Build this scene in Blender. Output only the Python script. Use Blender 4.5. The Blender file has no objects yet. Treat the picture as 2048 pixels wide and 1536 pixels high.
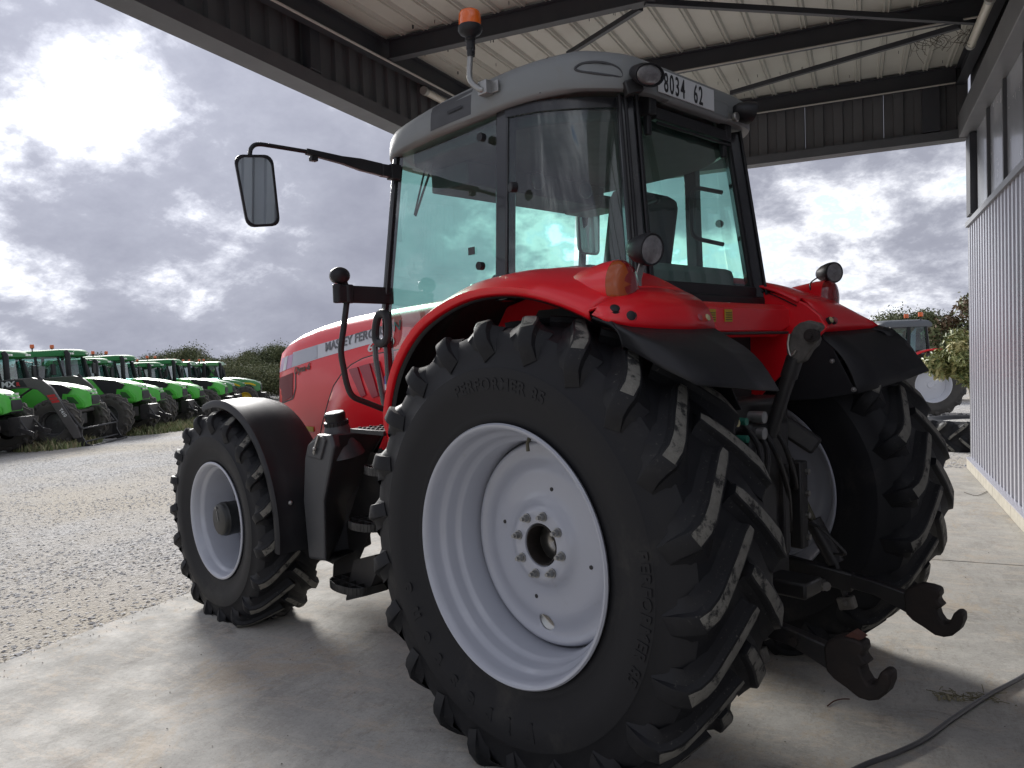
import bpy, bmesh, math, random
import numpy as np
from mathutils import Vector, Matrix

random.seed(7)
RNG = np.random.default_rng(11)
scene = bpy.context.scene
COL = scene.collection
PI = math.pi
rad = math.radians

# ------------------------------------------------------------------ camera
FPX, CXP, CYP = 1530.0, 1024.0, 768.0        # focal length and centre of the 2048 px photograph
CAM_H = 1.66
def _cam_axes():
    d = np.array([1714 - CXP, 686 - CYP, FPX]); d /= np.linalg.norm(d)      # vanishing point of the wall direction (+Y)
    h = np.array([1, -0.034, 0.0])
    up = np.cross(h, d); up /= np.linalg.norm(up)
    if up[1] > 0: up = -up
    x = np.cross(d, up); x /= np.linalg.norm(x)
    if x[0] < 0: x = -x
    return np.array([x, d, up])
AX = _cam_axes()
cam_data = bpy.data.cameras.new('camera')
cam_data.sensor_width = 36.0
cam_data.lens = 36.0 * FPX / 2048.0
cam_data.clip_start = 0.05
cam_data.clip_end = 3000.0
cam = bpy.data.objects.new('camera', cam_data)
COL.objects.link(cam)
_m = Matrix.Identity(4)
for i in range(3):
    _m[i][0] = AX[i, 0]; _m[i][1] = -AX[i, 1]; _m[i][2] = -AX[i, 2]
_m[2][3] = CAM_H
cam.matrix_world = _m
scene.camera = cam

# ------------------------------------------------------------------ exposure
scene.render.engine = 'CYCLES'
scene.view_settings.view_transform = 'Standard'
scene.view_settings.look = 'None'
scene.view_settings.gamma = 1.0
scene.view_settings.use_curve_mapping = False
scene.view_settings.exposure = 1.95
scene.cycles.max_bounces = 10
scene.cycles.diffuse_bounces = 5
scene.cycles.transparent_max_bounces = 24

# ------------------------------------------------------------------ sky and sun
SUN_DIR = Vector((-0.70, 0.575, 0.42)).normalized()      # towards the sun, behind cloud
SUN_EL = math.asin(SUN_DIR.z)
world = bpy.data.worlds.new('World')
scene.world = world
world.use_nodes = True
def build_world():
    nt = world.node_tree; nt.nodes.clear()
    N = lambda t, **k: _node(nt, t, **k)
    L = nt.links.new
    out = N('ShaderNodeOutputWorld'); bg = N('ShaderNodeBackground')
    bg.inputs['Strength'].default_value = 0.10
    sky = N('ShaderNodeTexSky'); sky.sky_type = 'NISHITA'; sky.sun_disc = False
    sky.sun_elevation = SUN_EL
    sky.sun_rotation = math.atan2(SUN_DIR.x, SUN_DIR.y)
    sky.air_density = 1.0; sky.dust_density = 1.0
    tc = N('ShaderNodeTexCoord'); sep = N('ShaderNodeSeparateXYZ')
    L(tc.outputs['Generated'], sep.inputs[0])
    def math_(op, a, b=None, clamp=False):
        n = N('ShaderNodeMath'); n.operation = op; n.use_clamp = clamp
        for i, v in enumerate((a, b)):
            if v is None: continue
            if isinstance(v, (int, float)): n.inputs[i].default_value = v
            else: L(v, n.inputs[i])
        return n.outputs[0]
    zc = math_('MAXIMUM', sep.outputs[2], 0.0)
    den = math_('ADD', zc, 0.50)
    u = math_('DIVIDE', sep.outputs[0], den); v = math_('DIVIDE', sep.outputs[1], den)
    cmb = N('ShaderNodeCombineXYZ'); L(u, cmb.inputs[0]); L(v, cmb.inputs[1])
    cmb.inputs[2].default_value = CLOUD_SEED
    def noise(scale, detail, rough, dist=0.0, vec=None):
        n = N('ShaderNodeTexNoise'); n.inputs['Scale'].default_value = scale
        n.inputs['Detail'].default_value = detail; n.inputs['Roughness'].default_value = rough
        n.inputs['Distortion'].default_value = dist
        L(vec or cmb.outputs[0], n.inputs['Vector'])
        return n.outputs['Fac']
    big = noise(1.7, 2.0, 0.5)
    mid = noise(4.2, 9.0, 0.62, 0.1)
    fine = noise(12.0, 8.0, 0.65, 0.2)
    dens = math_('ADD', math_('ADD', math_('MULTIPLY', big, 0.55), math_('MULTIPLY', mid, 0.66)), math_('MULTIPLY', fine, 0.24))
    # density about 0.45 .. 0.95
    ramp = N('ShaderNodeValToRGB'); L(dens, ramp.inputs[0])
    cr = ramp.color_ramp; cr.interpolation = 'B_SPLINE'
    pts = [(0.0, (1.15, 1.7, 2.75)), (0.60, (1.9, 2.2, 2.75)), (0.635, (3.0, 3.05, 3.2)), (0.665, (2.3, 2.35, 2.55)),
           (0.70, (1.52, 1.57, 1.80)), (0.755, (0.98, 1.02, 1.23)), (1.0, (0.72, 0.75, 0.95))]
    cr.elements[0].position = pts[0][0]; cr.elements[0].color = (*[c / 10 for c in pts[0][1]], 1)
    cr.elements[1].position = pts[-1][0]; cr.elements[1].color = (*[c / 10 for c in pts[-1][1]], 1)
    for p, c in pts[1:-1]:
        e = cr.elements.new(p); e.color = (*[x / 10 for x in c], 1)
    sc = N('ShaderNodeVectorMath'); sc.operation = 'SCALE'; L(ramp.outputs[0], sc.inputs[0])
    # forward scattering of the veiled sun brightens the clouds near it
    dot = N('ShaderNodeVectorMath'); dot.operation = 'DOT_PRODUCT'
    nrm = N('ShaderNodeVectorMath'); nrm.operation = 'NORMALIZE'; L(tc.outputs['Generated'], nrm.inputs[0])
    L(nrm.outputs[0], dot.inputs[0]); dot.inputs[1].default_value = SUN_DIR
    gl = math_('POWER', math_('MAXIMUM', dot.outputs['Value'], 0.0), 14.0)
    gain = math_('MULTIPLY', math_('ADD', math_('MULTIPLY', gl, 0.45), 1.0), 10.0)
    L(gain, sc.inputs['Scale'])
    mask = N('ShaderNodeMapRange'); mask.interpolation_type = 'SMOOTHSTEP'
    mask.inputs['From Min'].default_value = 0.57; mask.inputs['From Max'].default_value = 0.62
    L(dens, mask.inputs['Value'])
    # the low band near the horizon is always veiled
    veil = N('ShaderNodeMapRange'); veil.inputs['From Min'].default_value = 0.0; veil.inputs['From Max'].default_value = 0.14
    veil.inputs['To Min'].default_value = 0.75; veil.inputs['To Max'].default_value = 0.0
    L(sep.outputs[2], veil.inputs['Value'])
    mk = math_('MAXIMUM', mask.outputs[0], veil.outputs[0])
    mk = math_('MAXIMUM', mk, 0.12)
    mix = N('ShaderNodeMix'); mix.data_type = 'RGBA'
    dim = N('ShaderNodeVectorMath'); dim.operation = 'SCALE'; dim.inputs['Scale'].default_value = 0.6; L(sky.outputs[0], dim.inputs[0])
    L(mk, mix.inputs['Factor']); L(dim.outputs[0], mix.inputs['A']); L(sc.outputs[0], mix.inputs['B'])
    L(mix.outputs['Result'], bg.inputs['Color'])
    L(bg.outputs[0], out.inputs[0])
def _node(nt, t, **k):
    n = nt.nodes.new(t)
    for a, b in k.items(): setattr(n, a, b)
    return n
CLOUD_SEED = 24.9
build_world()
sun_data = bpy.data.lights.new('sun', 'SUN')
sun_data.energy = 1.45
sun_data.angle = rad(18)
sun_data.color = (1.0, 0.975, 0.94)
sun = bpy.data.objects.new('sun', sun_data)
sun.rotation_euler = SUN_DIR.to_track_quat('Z', 'Y').to_euler()
sun.location = (-20, 15, 25)
COL.objects.link(sun)

# ------------------------------------------------------------------ pixel helpers: a pixel gives a ray, a plane that the thing lies on gives the distance
def ray(px, py):
    c = np.array([(px - CXP) / FPX, (py - CYP) / FPX, 1.0])
    return AX @ c
def on_world(px, py, axis, val):
    d = ray(px, py); o = np.array([0, 0, CAM_H]); t = (val - o[axis]) / d[axis]
    return o + d * t
YAW = rad(68.2)
TF = np.array([-math.sin(YAW), math.cos(YAW), 0]); TR = np.array([math.cos(YAW), math.sin(YAW), 0])
TO = np.array([-1.257, 2.655, 0]) + TR * 1.145                     # ground point under the rear axle of the red tractor
TB = np.array([TF, -TR, [0, 0, 1.0]])
TC = TB @ (np.array([0, 0, CAM_H]) - TO)
def on_trac(px, py, axis, val):
    d = TB @ ray(px, py); t = (val - TC[axis]) / d[axis]
    return TC + d * t
def PY(px, py, Y): return Vector(on_trac(px, py, 1, Y))
def PX(px, py, X): return Vector(on_trac(px, py, 0, X))
def PZ(px, py, Z): return Vector(on_trac(px, py, 2, Z))

# ------------------------------------------------------------------ materials
MATS = {}
def mat(name, col, rough=0.5, metal=0.0, coat=0.0, var=None, bump=None, col2=None, spec=None, transm=None, emis=None, coords='Object', dirt=None):
    """var=(scale, amount) noise between col and col2; bump=(scale, strength, distance); dirt=(colour, scale, lo, hi)"""
    if name in MATS: return MATS[name]
    m = bpy.data.materials.new(name); m.use_nodes = True
    nt = m.node_tree; b = nt.nodes['Principled BSDF']; L = nt.links.new
    b.inputs['Base Color'].default_value = (*col, 1)
    b.inputs['Roughness'].default_value = rough
    b.inputs['Metallic'].default_value = metal
    if coat: b.inputs['Coat Weight'].default_value = coat; b.inputs['Coat Roughness'].default_value = 0.06
    if spec is not None: b.inputs['Specular IOR Level'].default_value = spec
    if emis: b.inputs['Emission Color'].default_value = (*emis[0], 1); b.inputs['Emission Strength'].default_value = emis[1]
    tc = nt.nodes.new('ShaderNodeTexCoord')
    cur = None
    if var:
        n = nt.nodes.new('ShaderNodeTexNoise'); n.inputs['Scale'].default_value = var[0]; n.inputs['Detail'].default_value = 7
        n.inputs['Roughness'].default_value = 0.62
        L(tc.outputs[coords], n.inputs['Vector'])
        mr = nt.nodes.new('ShaderNodeMapRange'); mr.inputs['From Min'].default_value = 0.3; mr.inputs['From Max'].default_value = 0.7
        mr.inputs['To Max'].default_value = var[1]; L(n.outputs['Fac'], mr.inputs['Value'])
        mx = nt.nodes.new('ShaderNodeMix'); mx.data_type = 'RGBA'
        mx.inputs['A'].default_value = (*col, 1); mx.inputs['B'].default_value = (*(col2 or tuple(c * 0.6 for c in col)), 1)
        L(mr.outputs[0], mx.inputs['Factor']); cur = mx.outputs['Result']
        # roughness follows the same wear
        rr = nt.nodes.new('ShaderNodeMapRange'); rr.inputs['To Min'].default_value = rough * 0.9; rr.inputs['To Max'].default_value = min(1, rough * 1.2)
        L(n.outputs['Fac'], rr.inputs['Value']); L(rr.outputs[0], b.inputs['Roughness'])
    if dirt:
        n = nt.nodes.new('ShaderNodeTexNoise'); n.inputs['Scale'].default_value = dirt[1]; n.inputs['Detail'].default_value = 10
        n.inputs['Roughness'].default_value = 0.7
        L(tc.outputs[coords], n.inputs['Vector'])
        mr = nt.nodes.new('ShaderNodeMapRange'); mr.inputs['From Min'].default_value = dirt[2]; mr.inputs['From Max'].default_value = dirt[3]
        L(n.outputs['Fac'], mr.inputs['Value'])
        mx = nt.nodes.new('ShaderNodeMix'); mx.data_type = 'RGBA'
        if cur is not None: L(cur, mx.inputs['A'])
        else: mx.inputs['A'].default_value = (*col, 1)
        mx.inputs['B'].default_value = (*dirt[0], 1); L(mr.outputs[0], mx.inputs['Factor']); cur = mx.outputs['Result']
    if cur is not None: L(cur, b.inputs['Base Color'])
    if bump:
        n = nt.nodes.new('ShaderNodeTexNoise'); n.inputs['Scale'].default_value = bump[0]; n.inputs['Detail'].default_value = 6
        L(tc.outputs[coords], n.inputs['Vector'])
        bp = nt.nodes.new('ShaderNodeBump'); bp.inputs['Strength'].default_value = bump[1]; bp.inputs['Distance'].default_value = bump[2] if len(bump) > 2 else 0.01
        L(n.outputs['Fac'], bp.inputs['Height']); L(bp.outputs[0], b.inputs['Normal'])
    MATS[name] = m
    return m
def glass_mat(name, tint, refl=1.0, dust=0.03):
    if name in MATS: return MATS[name]
    m = bpy.data.materials.new(name); m.use_nodes = True
    nt = m.node_tree; nt.nodes.clear(); L = nt.links.new
    out = nt.nodes.new('ShaderNodeOutputMaterial')
    tr = nt.nodes.new('ShaderNodeBsdfTransparent'); tr.inputs[0].default_value = (*tint, 1)
    gl = nt.nodes.new('ShaderNodeBsdfGlossy'); gl.inputs['Roughness'].default_value = 0.015
    gl.inputs[0].default_value = (0.95, 0.97, 1.0, 1)
    lw = nt.nodes.new('ShaderNodeLayerWeight'); lw.inputs['Blend'].default_value = 0.5        # facing works from both sides of the pane
    pw = nt.nodes.new('ShaderNodeMath'); pw.operation = 'POWER'; pw.inputs[1].default_value = 4.0; L(lw.outputs['Facing'], pw.inputs[0])
    mul = nt.nodes.new('ShaderNodeMath'); mul.operation = 'MULTIPLY_ADD'; mul.inputs[1].default_value = 0.9 * refl; mul.inputs[2].default_value = 0.085 * refl; mul.use_clamp = True
    mx = nt.nodes.new('ShaderNodeMixShader')
    L(pw.outputs[0], mul.inputs[0]); L(mul.outputs[0], mx.inputs[0]); L(tr.outputs[0], mx.inputs[1]); L(gl.outputs[0], mx.inputs[2])
    df = nt.nodes.new('ShaderNodeBsdfDiffuse'); df.inputs[0].default_value = (0.55, 0.56, 0.52, 1)
    nz = nt.nodes.new('ShaderNodeTexNoise'); nz.inputs['Scale'].default_value = 6; nz.inputs['Detail'].default_value = 8
    tc = nt.nodes.new('ShaderNodeTexCoord'); L(tc.outputs['Object'], nz.inputs['Vector'])
    mr = nt.nodes.new('ShaderNodeMapRange'); mr.inputs['From Min'].default_value = 0.35; mr.inputs['From Max'].default_value = 0.75
    mr.inputs['To Max'].default_value = dust * 2; L(nz.outputs['Fac'], mr.inputs['Value'])
    m2 = nt.nodes.new('ShaderNodeMixShader'); L(mr.outputs[0], m2.inputs[0]); L(mx.outputs[0], m2.inputs[1]); L(df.outputs[0], m2.inputs[2])
    L(m2.outputs[0], out.inputs[0])
    MATS[name] = m
    return m

RED = mat('red_paint', (0.78, 0.007, 0.017), 0.30, coat=0.25, var=(3.0, 0.25), col2=(0.68, 0.007, 0.016))
BLACKP = mat('black_plastic', (0.012, 0.012, 0.0145), 0.46, spec=0.36, var=(9, 0.6), col2=(0.020, 0.020, 0.021), bump=(420, 0.12, 0.001), dirt=((0.034, 0.034, 0.034), 3.4, 0.52, 1.05))
BLACKM = mat('black_steel', (0.010, 0.010, 0.012), 0.45, var=(8, 0.7), col2=(0.03, 0.027, 0.024), dirt=((0.07, 0.055, 0.04), 6, 0.55, 1.1))
RUBBER = mat('tyre_rubber', (0.0085, 0.0088, 0.0110), 0.55, spec=0.28, var=(5, 0.6), col2=(0.012, 0.012, 0.0135), bump=(160, 0.15, 0.002), dirt=((0.07, 0.065, 0.055), 2.6, 0.57, 1.0))
LUGTOP = mat('worn_lug_rubber', (0.20, 0.192, 0.165), 0.9, var=(26, 0.8), col2=(0.11, 0.105, 0.092), bump=(140, 0.8, 0.004), dirt=((0.018, 0.018, 0.018), 13, 0.52, 0.60))
LUGSIDE = mat('dusty_lug_rubber', (0.0085, 0.0088, 0.0108), 0.58, spec=0.28, var=(9, 0.7), col2=(0.015, 0.015, 0.0155), bump=(160, 0.2, 0.002), dirt=((0.17, 0.16, 0.14), 75, 0.60, 0.80))
SILVER = mat('silver_wheel_paint', (0.40, 0.415, 0.465), 0.30, coat=0.6, var=(2.5, 0.3), col2=(0.345, 0.36, 0.405), dirt=((0.22, 0.20, 0.17), 7, 0.62, 0.95))
GREYROOF = mat('grey_cab_plastic', (0.195, 0.205, 0.205), 0.5, var=(4, 0.4), col2=(0.165, 0.17, 0.168), bump=(300, 0.08, 0.001), dirt=((0.18, 0.17, 0.14), 5, 0.55, 0.95))
DARKGREY = mat('dark_grey_plastic', (0.045, 0.046, 0.05), 0.5, var=(9, 0.5))
INTER = mat('cab_lining', (0.035, 0.037, 0.037), 0.8, var=(8, 0.5))
SEATF = mat('seat_fabric', (0.028, 0.028, 0.032), 0.9, bump=(200, 0.3, 0.003))
STEEL = mat('bare_steel', (0.42, 0.41, 0.39), 0.35, metal=0.9, var=(14, 0.6), col2=(0.2, 0.18, 0.15))
RUST = mat('rusty_steel', (0.030, 0.021, 0.017), 0.7, metal=0.2, var=(12, 0.9), col2=(0.018, 0.016, 0.015), bump=(60, 0.4, 0.004))
GREYSTEEL = mat('grimy_cast_steel', (0.15, 0.14, 0.125), 0.6, metal=0.3, var=(14, 0.9), col2=(0.05, 0.045, 0.04), bump=(70, 0.4, 0.003))
ZINC = mat('zinc_steel', (0.36, 0.36, 0.35), 0.42, metal=0.75, var=(20, 0.5), col2=(0.2, 0.2, 0.2))
WHITE = mat('white_plate', (0.62, 0.63, 0.63), 0.45, var=(8, 0.2))
BLACKINK = mat('black_lettering', (0.012, 0.012, 0.014), 0.5)
GREYINK = mat('grey_lettering', (0.12, 0.125, 0.14), 0.45)
CHROMEINK = mat('silver_lettering', (0.62, 0.62, 0.64), 0.35)
GOLDINK = mat('dark_gold_lettering', (0.05, 0.035, 0.012), 0.4)
DECAL = mat('silver_decal', (0.60, 0.61, 0.66), 0.3, coat=0.5, var=(6, 0.15))
PINKDECAL = mat('pink_decal', (0.50, 0.27, 0.46), 0.35, coat=0.4)
GREYDECAL = mat('grey_decal', (0.42, 0.44, 0.50), 0.3, coat=0.4)
DARKRED = mat('dark_red_grille', (0.16, 0.012, 0.018), 0.55)
AMBER = mat('amber_lens', (0.75, 0.13, 0.01), 0.15, coat=0.6, var=(30, 0.3))
AMBERD = mat('dark_amber_lens', (0.34, 0.065, 0.008), 0.14, coat=0.3)
REDLENS = mat('red_lens', (0.22, 0.006, 0.008), 0.12, coat=0.7)
LENS = mat('lamp_lens', (0.26, 0.25, 0.25), 0.18, metal=0.5, coat=1.0, var=(60, 0.7), col2=(0.13, 0.125, 0.125))
YELLOW = mat('yellow_label', (0.55, 0.36, 0.03), 0.5, var=(40, 0.3))
BLUE = mat('blue_label', (0.05, 0.18, 0.55), 0.5)
CREAM = mat('cream_rubber', (0.50, 0.45, 0.25), 0.6)
PINKR = mat('faded_red_rubber', (0.38, 0.08, 0.09), 0.6)
GREENC = mat('green_cap', (0.02, 0.16, 0.11), 0.5)
GLASS = glass_mat('tinted_cab_glass', (0.68, 0.975, 0.885))
GLASSC = glass_mat('clear_glass', (0.86, 0.93, 0.91))
MIRROR = mat('mirror_glass', (0.6, 0.66, 0.66), 0.02, metal=1.0)
# ------------------------------------------------------------------ mesh helpers
class MB:
    """collects shapes and links them as one mesh object"""
    def __init__(s): s.v = []; s.f = []; s.m = []
    def add(s, vs, fs, mi=0):
        o = len(s.v); s.v.extend([tuple(map(float, p)) for p in vs]); s.f.extend([tuple(i + o for i in f) for f in fs])
        s.m.extend([mi] * len(fs) if isinstance(mi, int) else mi)
        return s
    def box(s, c, size, R=None, mi=0, taper=1.0):
        x, y, z = [d / 2 for d in size]; c = Vector(c)
        vs = []
        for dz in (-z, z):
            k = taper if dz > 0 else 1.0
            for dx, dy in ((-x, -y), (x, -y), (x, y), (-x, y)):
                p = Vector((dx * k, dy * k, dz))
                if R is not None: p = R @ p
                vs.append(c + p)
        return s.add(vs, [(3, 2, 1, 0), (4, 5, 6, 7), (0, 1, 5, 4), (1, 2, 6, 5), (2, 3, 7, 6), (3, 0, 4, 7)], mi)
    def bar(s, a, b, w, h, up=(0, 0, 1), mi=0):
        a = Vector(a); b = Vector(b); d = b - a; L = d.length; d.normalize()
        u = Vector(up); side = u.cross(d)
        if side.length < 1e-4: side = Vector((1, 0, 0)).cross(d)
        side.normalize(); u = d.cross(side)
        R = Matrix((d, side, u)).transposed()
        return s.box((a + b) / 2, (L, w, h), R, mi)
    def tube(s, path, r, n=10, mi=0, caps=True, flat=1.0):
        P = [Vector(p) for p in path]; rs = r if isinstance(r, (list, tuple)) else [r] * len(P)
        vs = []; fs = []
        t0 = (P[1] - P[0]).normalized()
        ref = Vector((0, 0, 1)) if abs(t0.z) < 0.9 else Vector((1, 0, 0))
        nrm = (ref - t0 * ref.dot(t0)).normalized()
        for i, p in enumerate(P):
            t = (P[min(i + 1, len(P) - 1)] - P[max(i - 1, 0)]).normalized()
            nrm = (nrm - t * nrm.dot(t)).normalized(); bn = t.cross(nrm)
            for k in range(n):
                a = 2 * PI * k / n
                vs.append(p + nrm * (math.cos(a) * rs[i]) + bn * (math.sin(a) * rs[i] * flat))
        for i in range(len(P) - 1):
            for k in range(n):
                fs.append((i * n + k, i * n + (k + 1) % n, (i + 1) * n + (k + 1) % n, (i + 1) * n + k))
        if caps:
            fs.append(tuple(range(n - 1, -1, -1))); fs.append(tuple((len(P) - 1) * n + k for k in range(n)))
        return s.add(vs, fs, mi)
    def cyl(s, a, b, r, n=16, mi=0, r2=None):
        return s.tube([a, b], [r, r if r2 is None else r2], n, mi)
    def lathe(s, prof, n=48, c=(0, 0, 0), axis='Y', mi=0, a0=0.0, a1=2 * PI, closed=False, mirror=False, scale=(1, 1)):
        """prof = [(r, h)]; axis Y: x = r cos a, z = r sin a, y = h"""
        full = abs(a1 - a0 - 2 * PI) < 1e-6; m = n if full else n + 1
        vs = []; fs = []; cx, cy, cz = c
        for k in range(m):
            a = a0 + (a1 - a0) * k / n; ca, sa = math.cos(a) * scale[0], math.sin(a) * scale[1]
            for r, h in prof:
                if mirror: h = -h
                if axis == 'Y': vs.append((cx + r * ca, cy + h, cz + r * sa))
                elif axis == 'Z': vs.append((cx + r * ca, cy + r * sa, cz + h))
                else: vs.append((cx + h, cy + r * ca, cz + r * sa))
        q = len(prof)
        for k in range(n):
            k2 = (k + 1) % m
            for j in range(q - 1 + (1 if closed else 0)):
                j2 = (j + 1) % q
                fs.append((k * q + j, k * q + j2, k2 * q + j2, k2 * q + j))
        return s.add(vs, fs, mi if isinstance(mi, int) else list(mi) * n)
    def prism(s, poly, axis, t0, t1, mi=0):
        """poly 2-D points; axis 'Y': (x, z), 'X': (y, z), 'Z': (x, y)"""
        def P(p, t): return (p[0], t, p[1]) if axis == 'Y' else ((t, p[0], p[1]) if axis == 'X' else (p[0], p[1], t))
        n = len(poly); vs = [P(p, t0) for p in poly] + [P(p, t1) for p in poly]
        fs = [tuple(range(n - 1, -1, -1)), tuple(range(n, 2 * n))] + [(i, (i + 1) % n, (i + 1) % n + n, i + n) for i in range(n)]
        return s.add(vs, fs, mi)
    def loft(s, secs, closed=True, caps=True, mi=0):
        n = len(secs[0]); vs = [p for sec in secs for p in sec]; fs = []
        for i in range(len(secs) - 1):
            for k in range(n if closed else n - 1):
                k2 = (k + 1) % n
                fs.append((i * n + k, i * n + k2, (i + 1) * n + k2, (i + 1) * n + k))
        if caps and closed:
            fs.append(tuple(range(n - 1, -1, -1))); fs.append(tuple((len(secs) - 1) * n + k for k in range(n)))
        return s.add(vs, fs, mi)
    def ball(s, c, r, n=16, m=10, mi=0, sc=(1, 1, 1), R=None):
        vs = []; fs = []; c = Vector(c)
        for j in range(m + 1):
            t = PI * j / m
            for k in range(n):
                a = 2 * PI * k / n
                p = Vector((math.sin(t) * math.cos(a) * sc[0], math.sin(t) * math.sin(a) * sc[1], math.cos(t) * sc[2])) * r
                if R is not None: p = R @ p
                vs.append(c + p)
        for j in range(m):
            for k in range(n):
                fs.append((j * n + k, (j + 1) * n + k, (j + 1) * n + (k + 1) % n, j * n + (k + 1) % n))
        return s.add(vs, fs, mi)
    def text(s, txt, size, xf, depth=0.0015, mi=0, shear=0.0, align='LEFT', spacing=1.0, bold=0.0, xs=1.0):
        vs, fs = text_mesh(txt, size, depth, shear, align, spacing, bold)
        return s.add([xf(Vector((p[0] * xs, p[1], p[2]))) for p in vs], fs, mi)
    def mirrored(s, axis=1):
        o = MB(); o.v = [tuple(-c if i == axis else c for i, c in enumerate(p)) for p in s.v]
        o.f = [tuple(reversed(f)) for f in s.f]; o.m = list(s.m); return o
    def build(s, name, mats, parent=None, smooth=35, bevel=None, solid=None, loc=None, fixn=False, label=None, sub=0):
        me = bpy.data.meshes.new(name)
        me.from_pydata(s.v, [], s.f)
        if not isinstance(mats, (list, tuple)): mats = [mats]
        for m in mats: me.materials.append(m)
        if len(mats) > 1: me.polygons.foreach_set('material_index', s.m)
        if fixn:
            bm = bmesh.new(); bm.from_mesh(me)
            bmesh.ops.remove_doubles(bm, verts=bm.verts, dist=1e-5)
            bmesh.ops.recalc_face_normals(bm, faces=bm.faces)
            bm.to_mesh(me); bm.free()
        if smooth:
            me.polygons.foreach_set('use_smooth', [True] * len(me.polygons))
            me.set_sharp_from_angle(angle=rad(smooth))
        me.update()
        o = bpy.data.objects.new(name, me); COL.objects.link(o)
        if parent is not None: o.parent = parent
        if loc is not None: o.location = loc
        if solid:
            md = o.modifiers.new('thickness', 'SOLIDIFY'); md.thickness = solid; md.offset = -1 if solid > 0 else 1
            md.thickness = abs(solid)
        if sub:
            md = o.modifiers.new('sub', 'SUBSURF'); md.levels = sub; md.render_levels = sub
        if bevel:
            md = o.modifiers.new('bevel', 'BEVEL'); md.width = bevel; md.segments = 2; md.limit_method = 'ANGLE'; md.angle_limit = rad(32)
        if label: o['label'] = label
        return o
def text_mesh(txt, size, depth, shear=0.0, align='LEFT', spacing=1.0, bold=0.0):
    cu = bpy.data.curves.new('txt', 'FONT'); cu.body = txt; cu.size = size; cu.extrude = depth; cu.shear = shear
    cu.align_x = align; cu.resolution_u = 3; cu.space_character = spacing; cu.offset = bold
    ob = bpy.data.objects.new('txt', cu); COL.objects.link(ob)
    dg = bpy.context.evaluated_depsgraph_get(); ev = ob.evaluated_get(dg); me = ev.to_mesh()
    vs = [v.co.copy() for v in me.vertices]; fs = [tuple(p.vertices) for p in me.polygons]
    ev.to_mesh_clear(); bpy.data.objects.remove(ob); bpy.data.curves.remove(cu)
    return vs, fs
def tag(o, label=None, cat=None, group=None, kind=None):
    if label: o['label'] = label
    if cat: o['category'] = cat
    if group: o['group'] = group
    if kind: o['kind'] = kind
    return o
def empty(name, loc=(0, 0, 0), rz=0.0, parent=None):
    o = bpy.data.objects.new(name, None); COL.objects.link(o); o.location = loc; o.rotation_euler = (0, 0, rz)
    o.empty_display_size = 0.2
    if parent is not None: o.parent = parent
    return o
def copy_tree(o, parent=None):
    c = o.copy(); COL.objects.link(c); c.parent = parent
    for ch in o.children: copy_tree(ch, c)
    return c
def arc_pts(pts, n=6, closed=False):
    """Catmull-Rom through the points"""
    P = [Vector(p) for p in pts]; out = []
    m = len(P)
    for i in range(m if closed else m - 1):
        p0 = P[(i - 1) % m] if closed or i > 0 else P[0]; p1 = P[i]; p2 = P[(i + 1) % m]
        p3 = P[(i + 2) % m] if closed or i + 2 < m else P[-1]
        for k in range(n):
            t = k / n
            out.append(0.5 * ((2 * p1) + (p2 - p0) * t + (2 * p0 - 5 * p1 + 4 * p2 - p3) * t * t + (3 * p1 - p0 - 3 * p2 + p3) * t ** 3))
    if not closed: out.append(P[-1])
    return out
def round_path(pts, r, n=5):
    """polyline with rounded corners"""
    P = [Vector(p) for p in pts]; out = [P[0]]
    for i in range(1, len(P) - 1):
        a = (P[i - 1] - P[i]); b = (P[i + 1] - P[i]); ra = min(r, a.length * 0.45); rb = min(r, b.length * 0.45)
        s0 = P[i] + a.normalized() * ra; s1 = P[i] + b.normalized() * rb
        for k in range(n + 1):
            t = k / n; out.append((1 - t) ** 2 * s0 + 2 * t * (1 - t) * P[i] + t * t * s1)
    out.append(P[-1]); return out
def rot_to(d, up=(0, 0, 1)):
    """matrix whose local Z is d"""
    d = Vector(d).normalized(); u = Vector(up); x = u.cross(d)
    if x.length < 1e-4: x = Vector((1, 0, 0)).cross(d)
    x.normalize(); y = d.cross(x)
    return Matrix((x, y, d)).transposed()
def xform(o, R):
    o = Vector(o); return lambda p: o + R @ Vector(p)
# ------------------------------------------------------------------ ground
SLAB_X0, SLAB_X1, SLAB_Y0, SLAB_Y1 = -4.49, 1.40, -3.6, 11.32
def gz(x, y):
    d = np.hypot(np.maximum(SLAB_X0 - x, 0), np.maximum(y - SLAB_Y1, 0))
    return -0.045 - 0.033 * 62 * (1 - np.exp(-d / 62.0)) * 1.18
def fast_mesh(name, V, F, mats, mi=None, smooth=False, parent=None):
    """V (n,3), F (m,k) arrays"""
    V = np.asarray(V, np.float32); F = np.asarray(F, np.int32)
    me = bpy.data.meshes.new(name); m, k = F.shape
    me.vertices.add(len(V)); me.vertices.foreach_set('co', V.ravel())
    me.loops.add(m * k); me.loops.foreach_set('vertex_index', F.ravel())
    me.polygons.add(m); me.polygons.foreach_set('loop_start', np.arange(0, m * k, k, dtype=np.int32))
    for x in mats: me.materials.append(x)
    if mi is not None: me.polygons.foreach_set('material_index', np.asarray(mi, np.int32))
    me.polygons.foreach_set('use_smooth', np.full(m, smooth))
    me.update(calc_edges=True); me.validate()
    o = bpy.data.objects.new(name, me); COL.objects.link(o)
    if parent is not None: o.parent = parent
    return o
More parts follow.
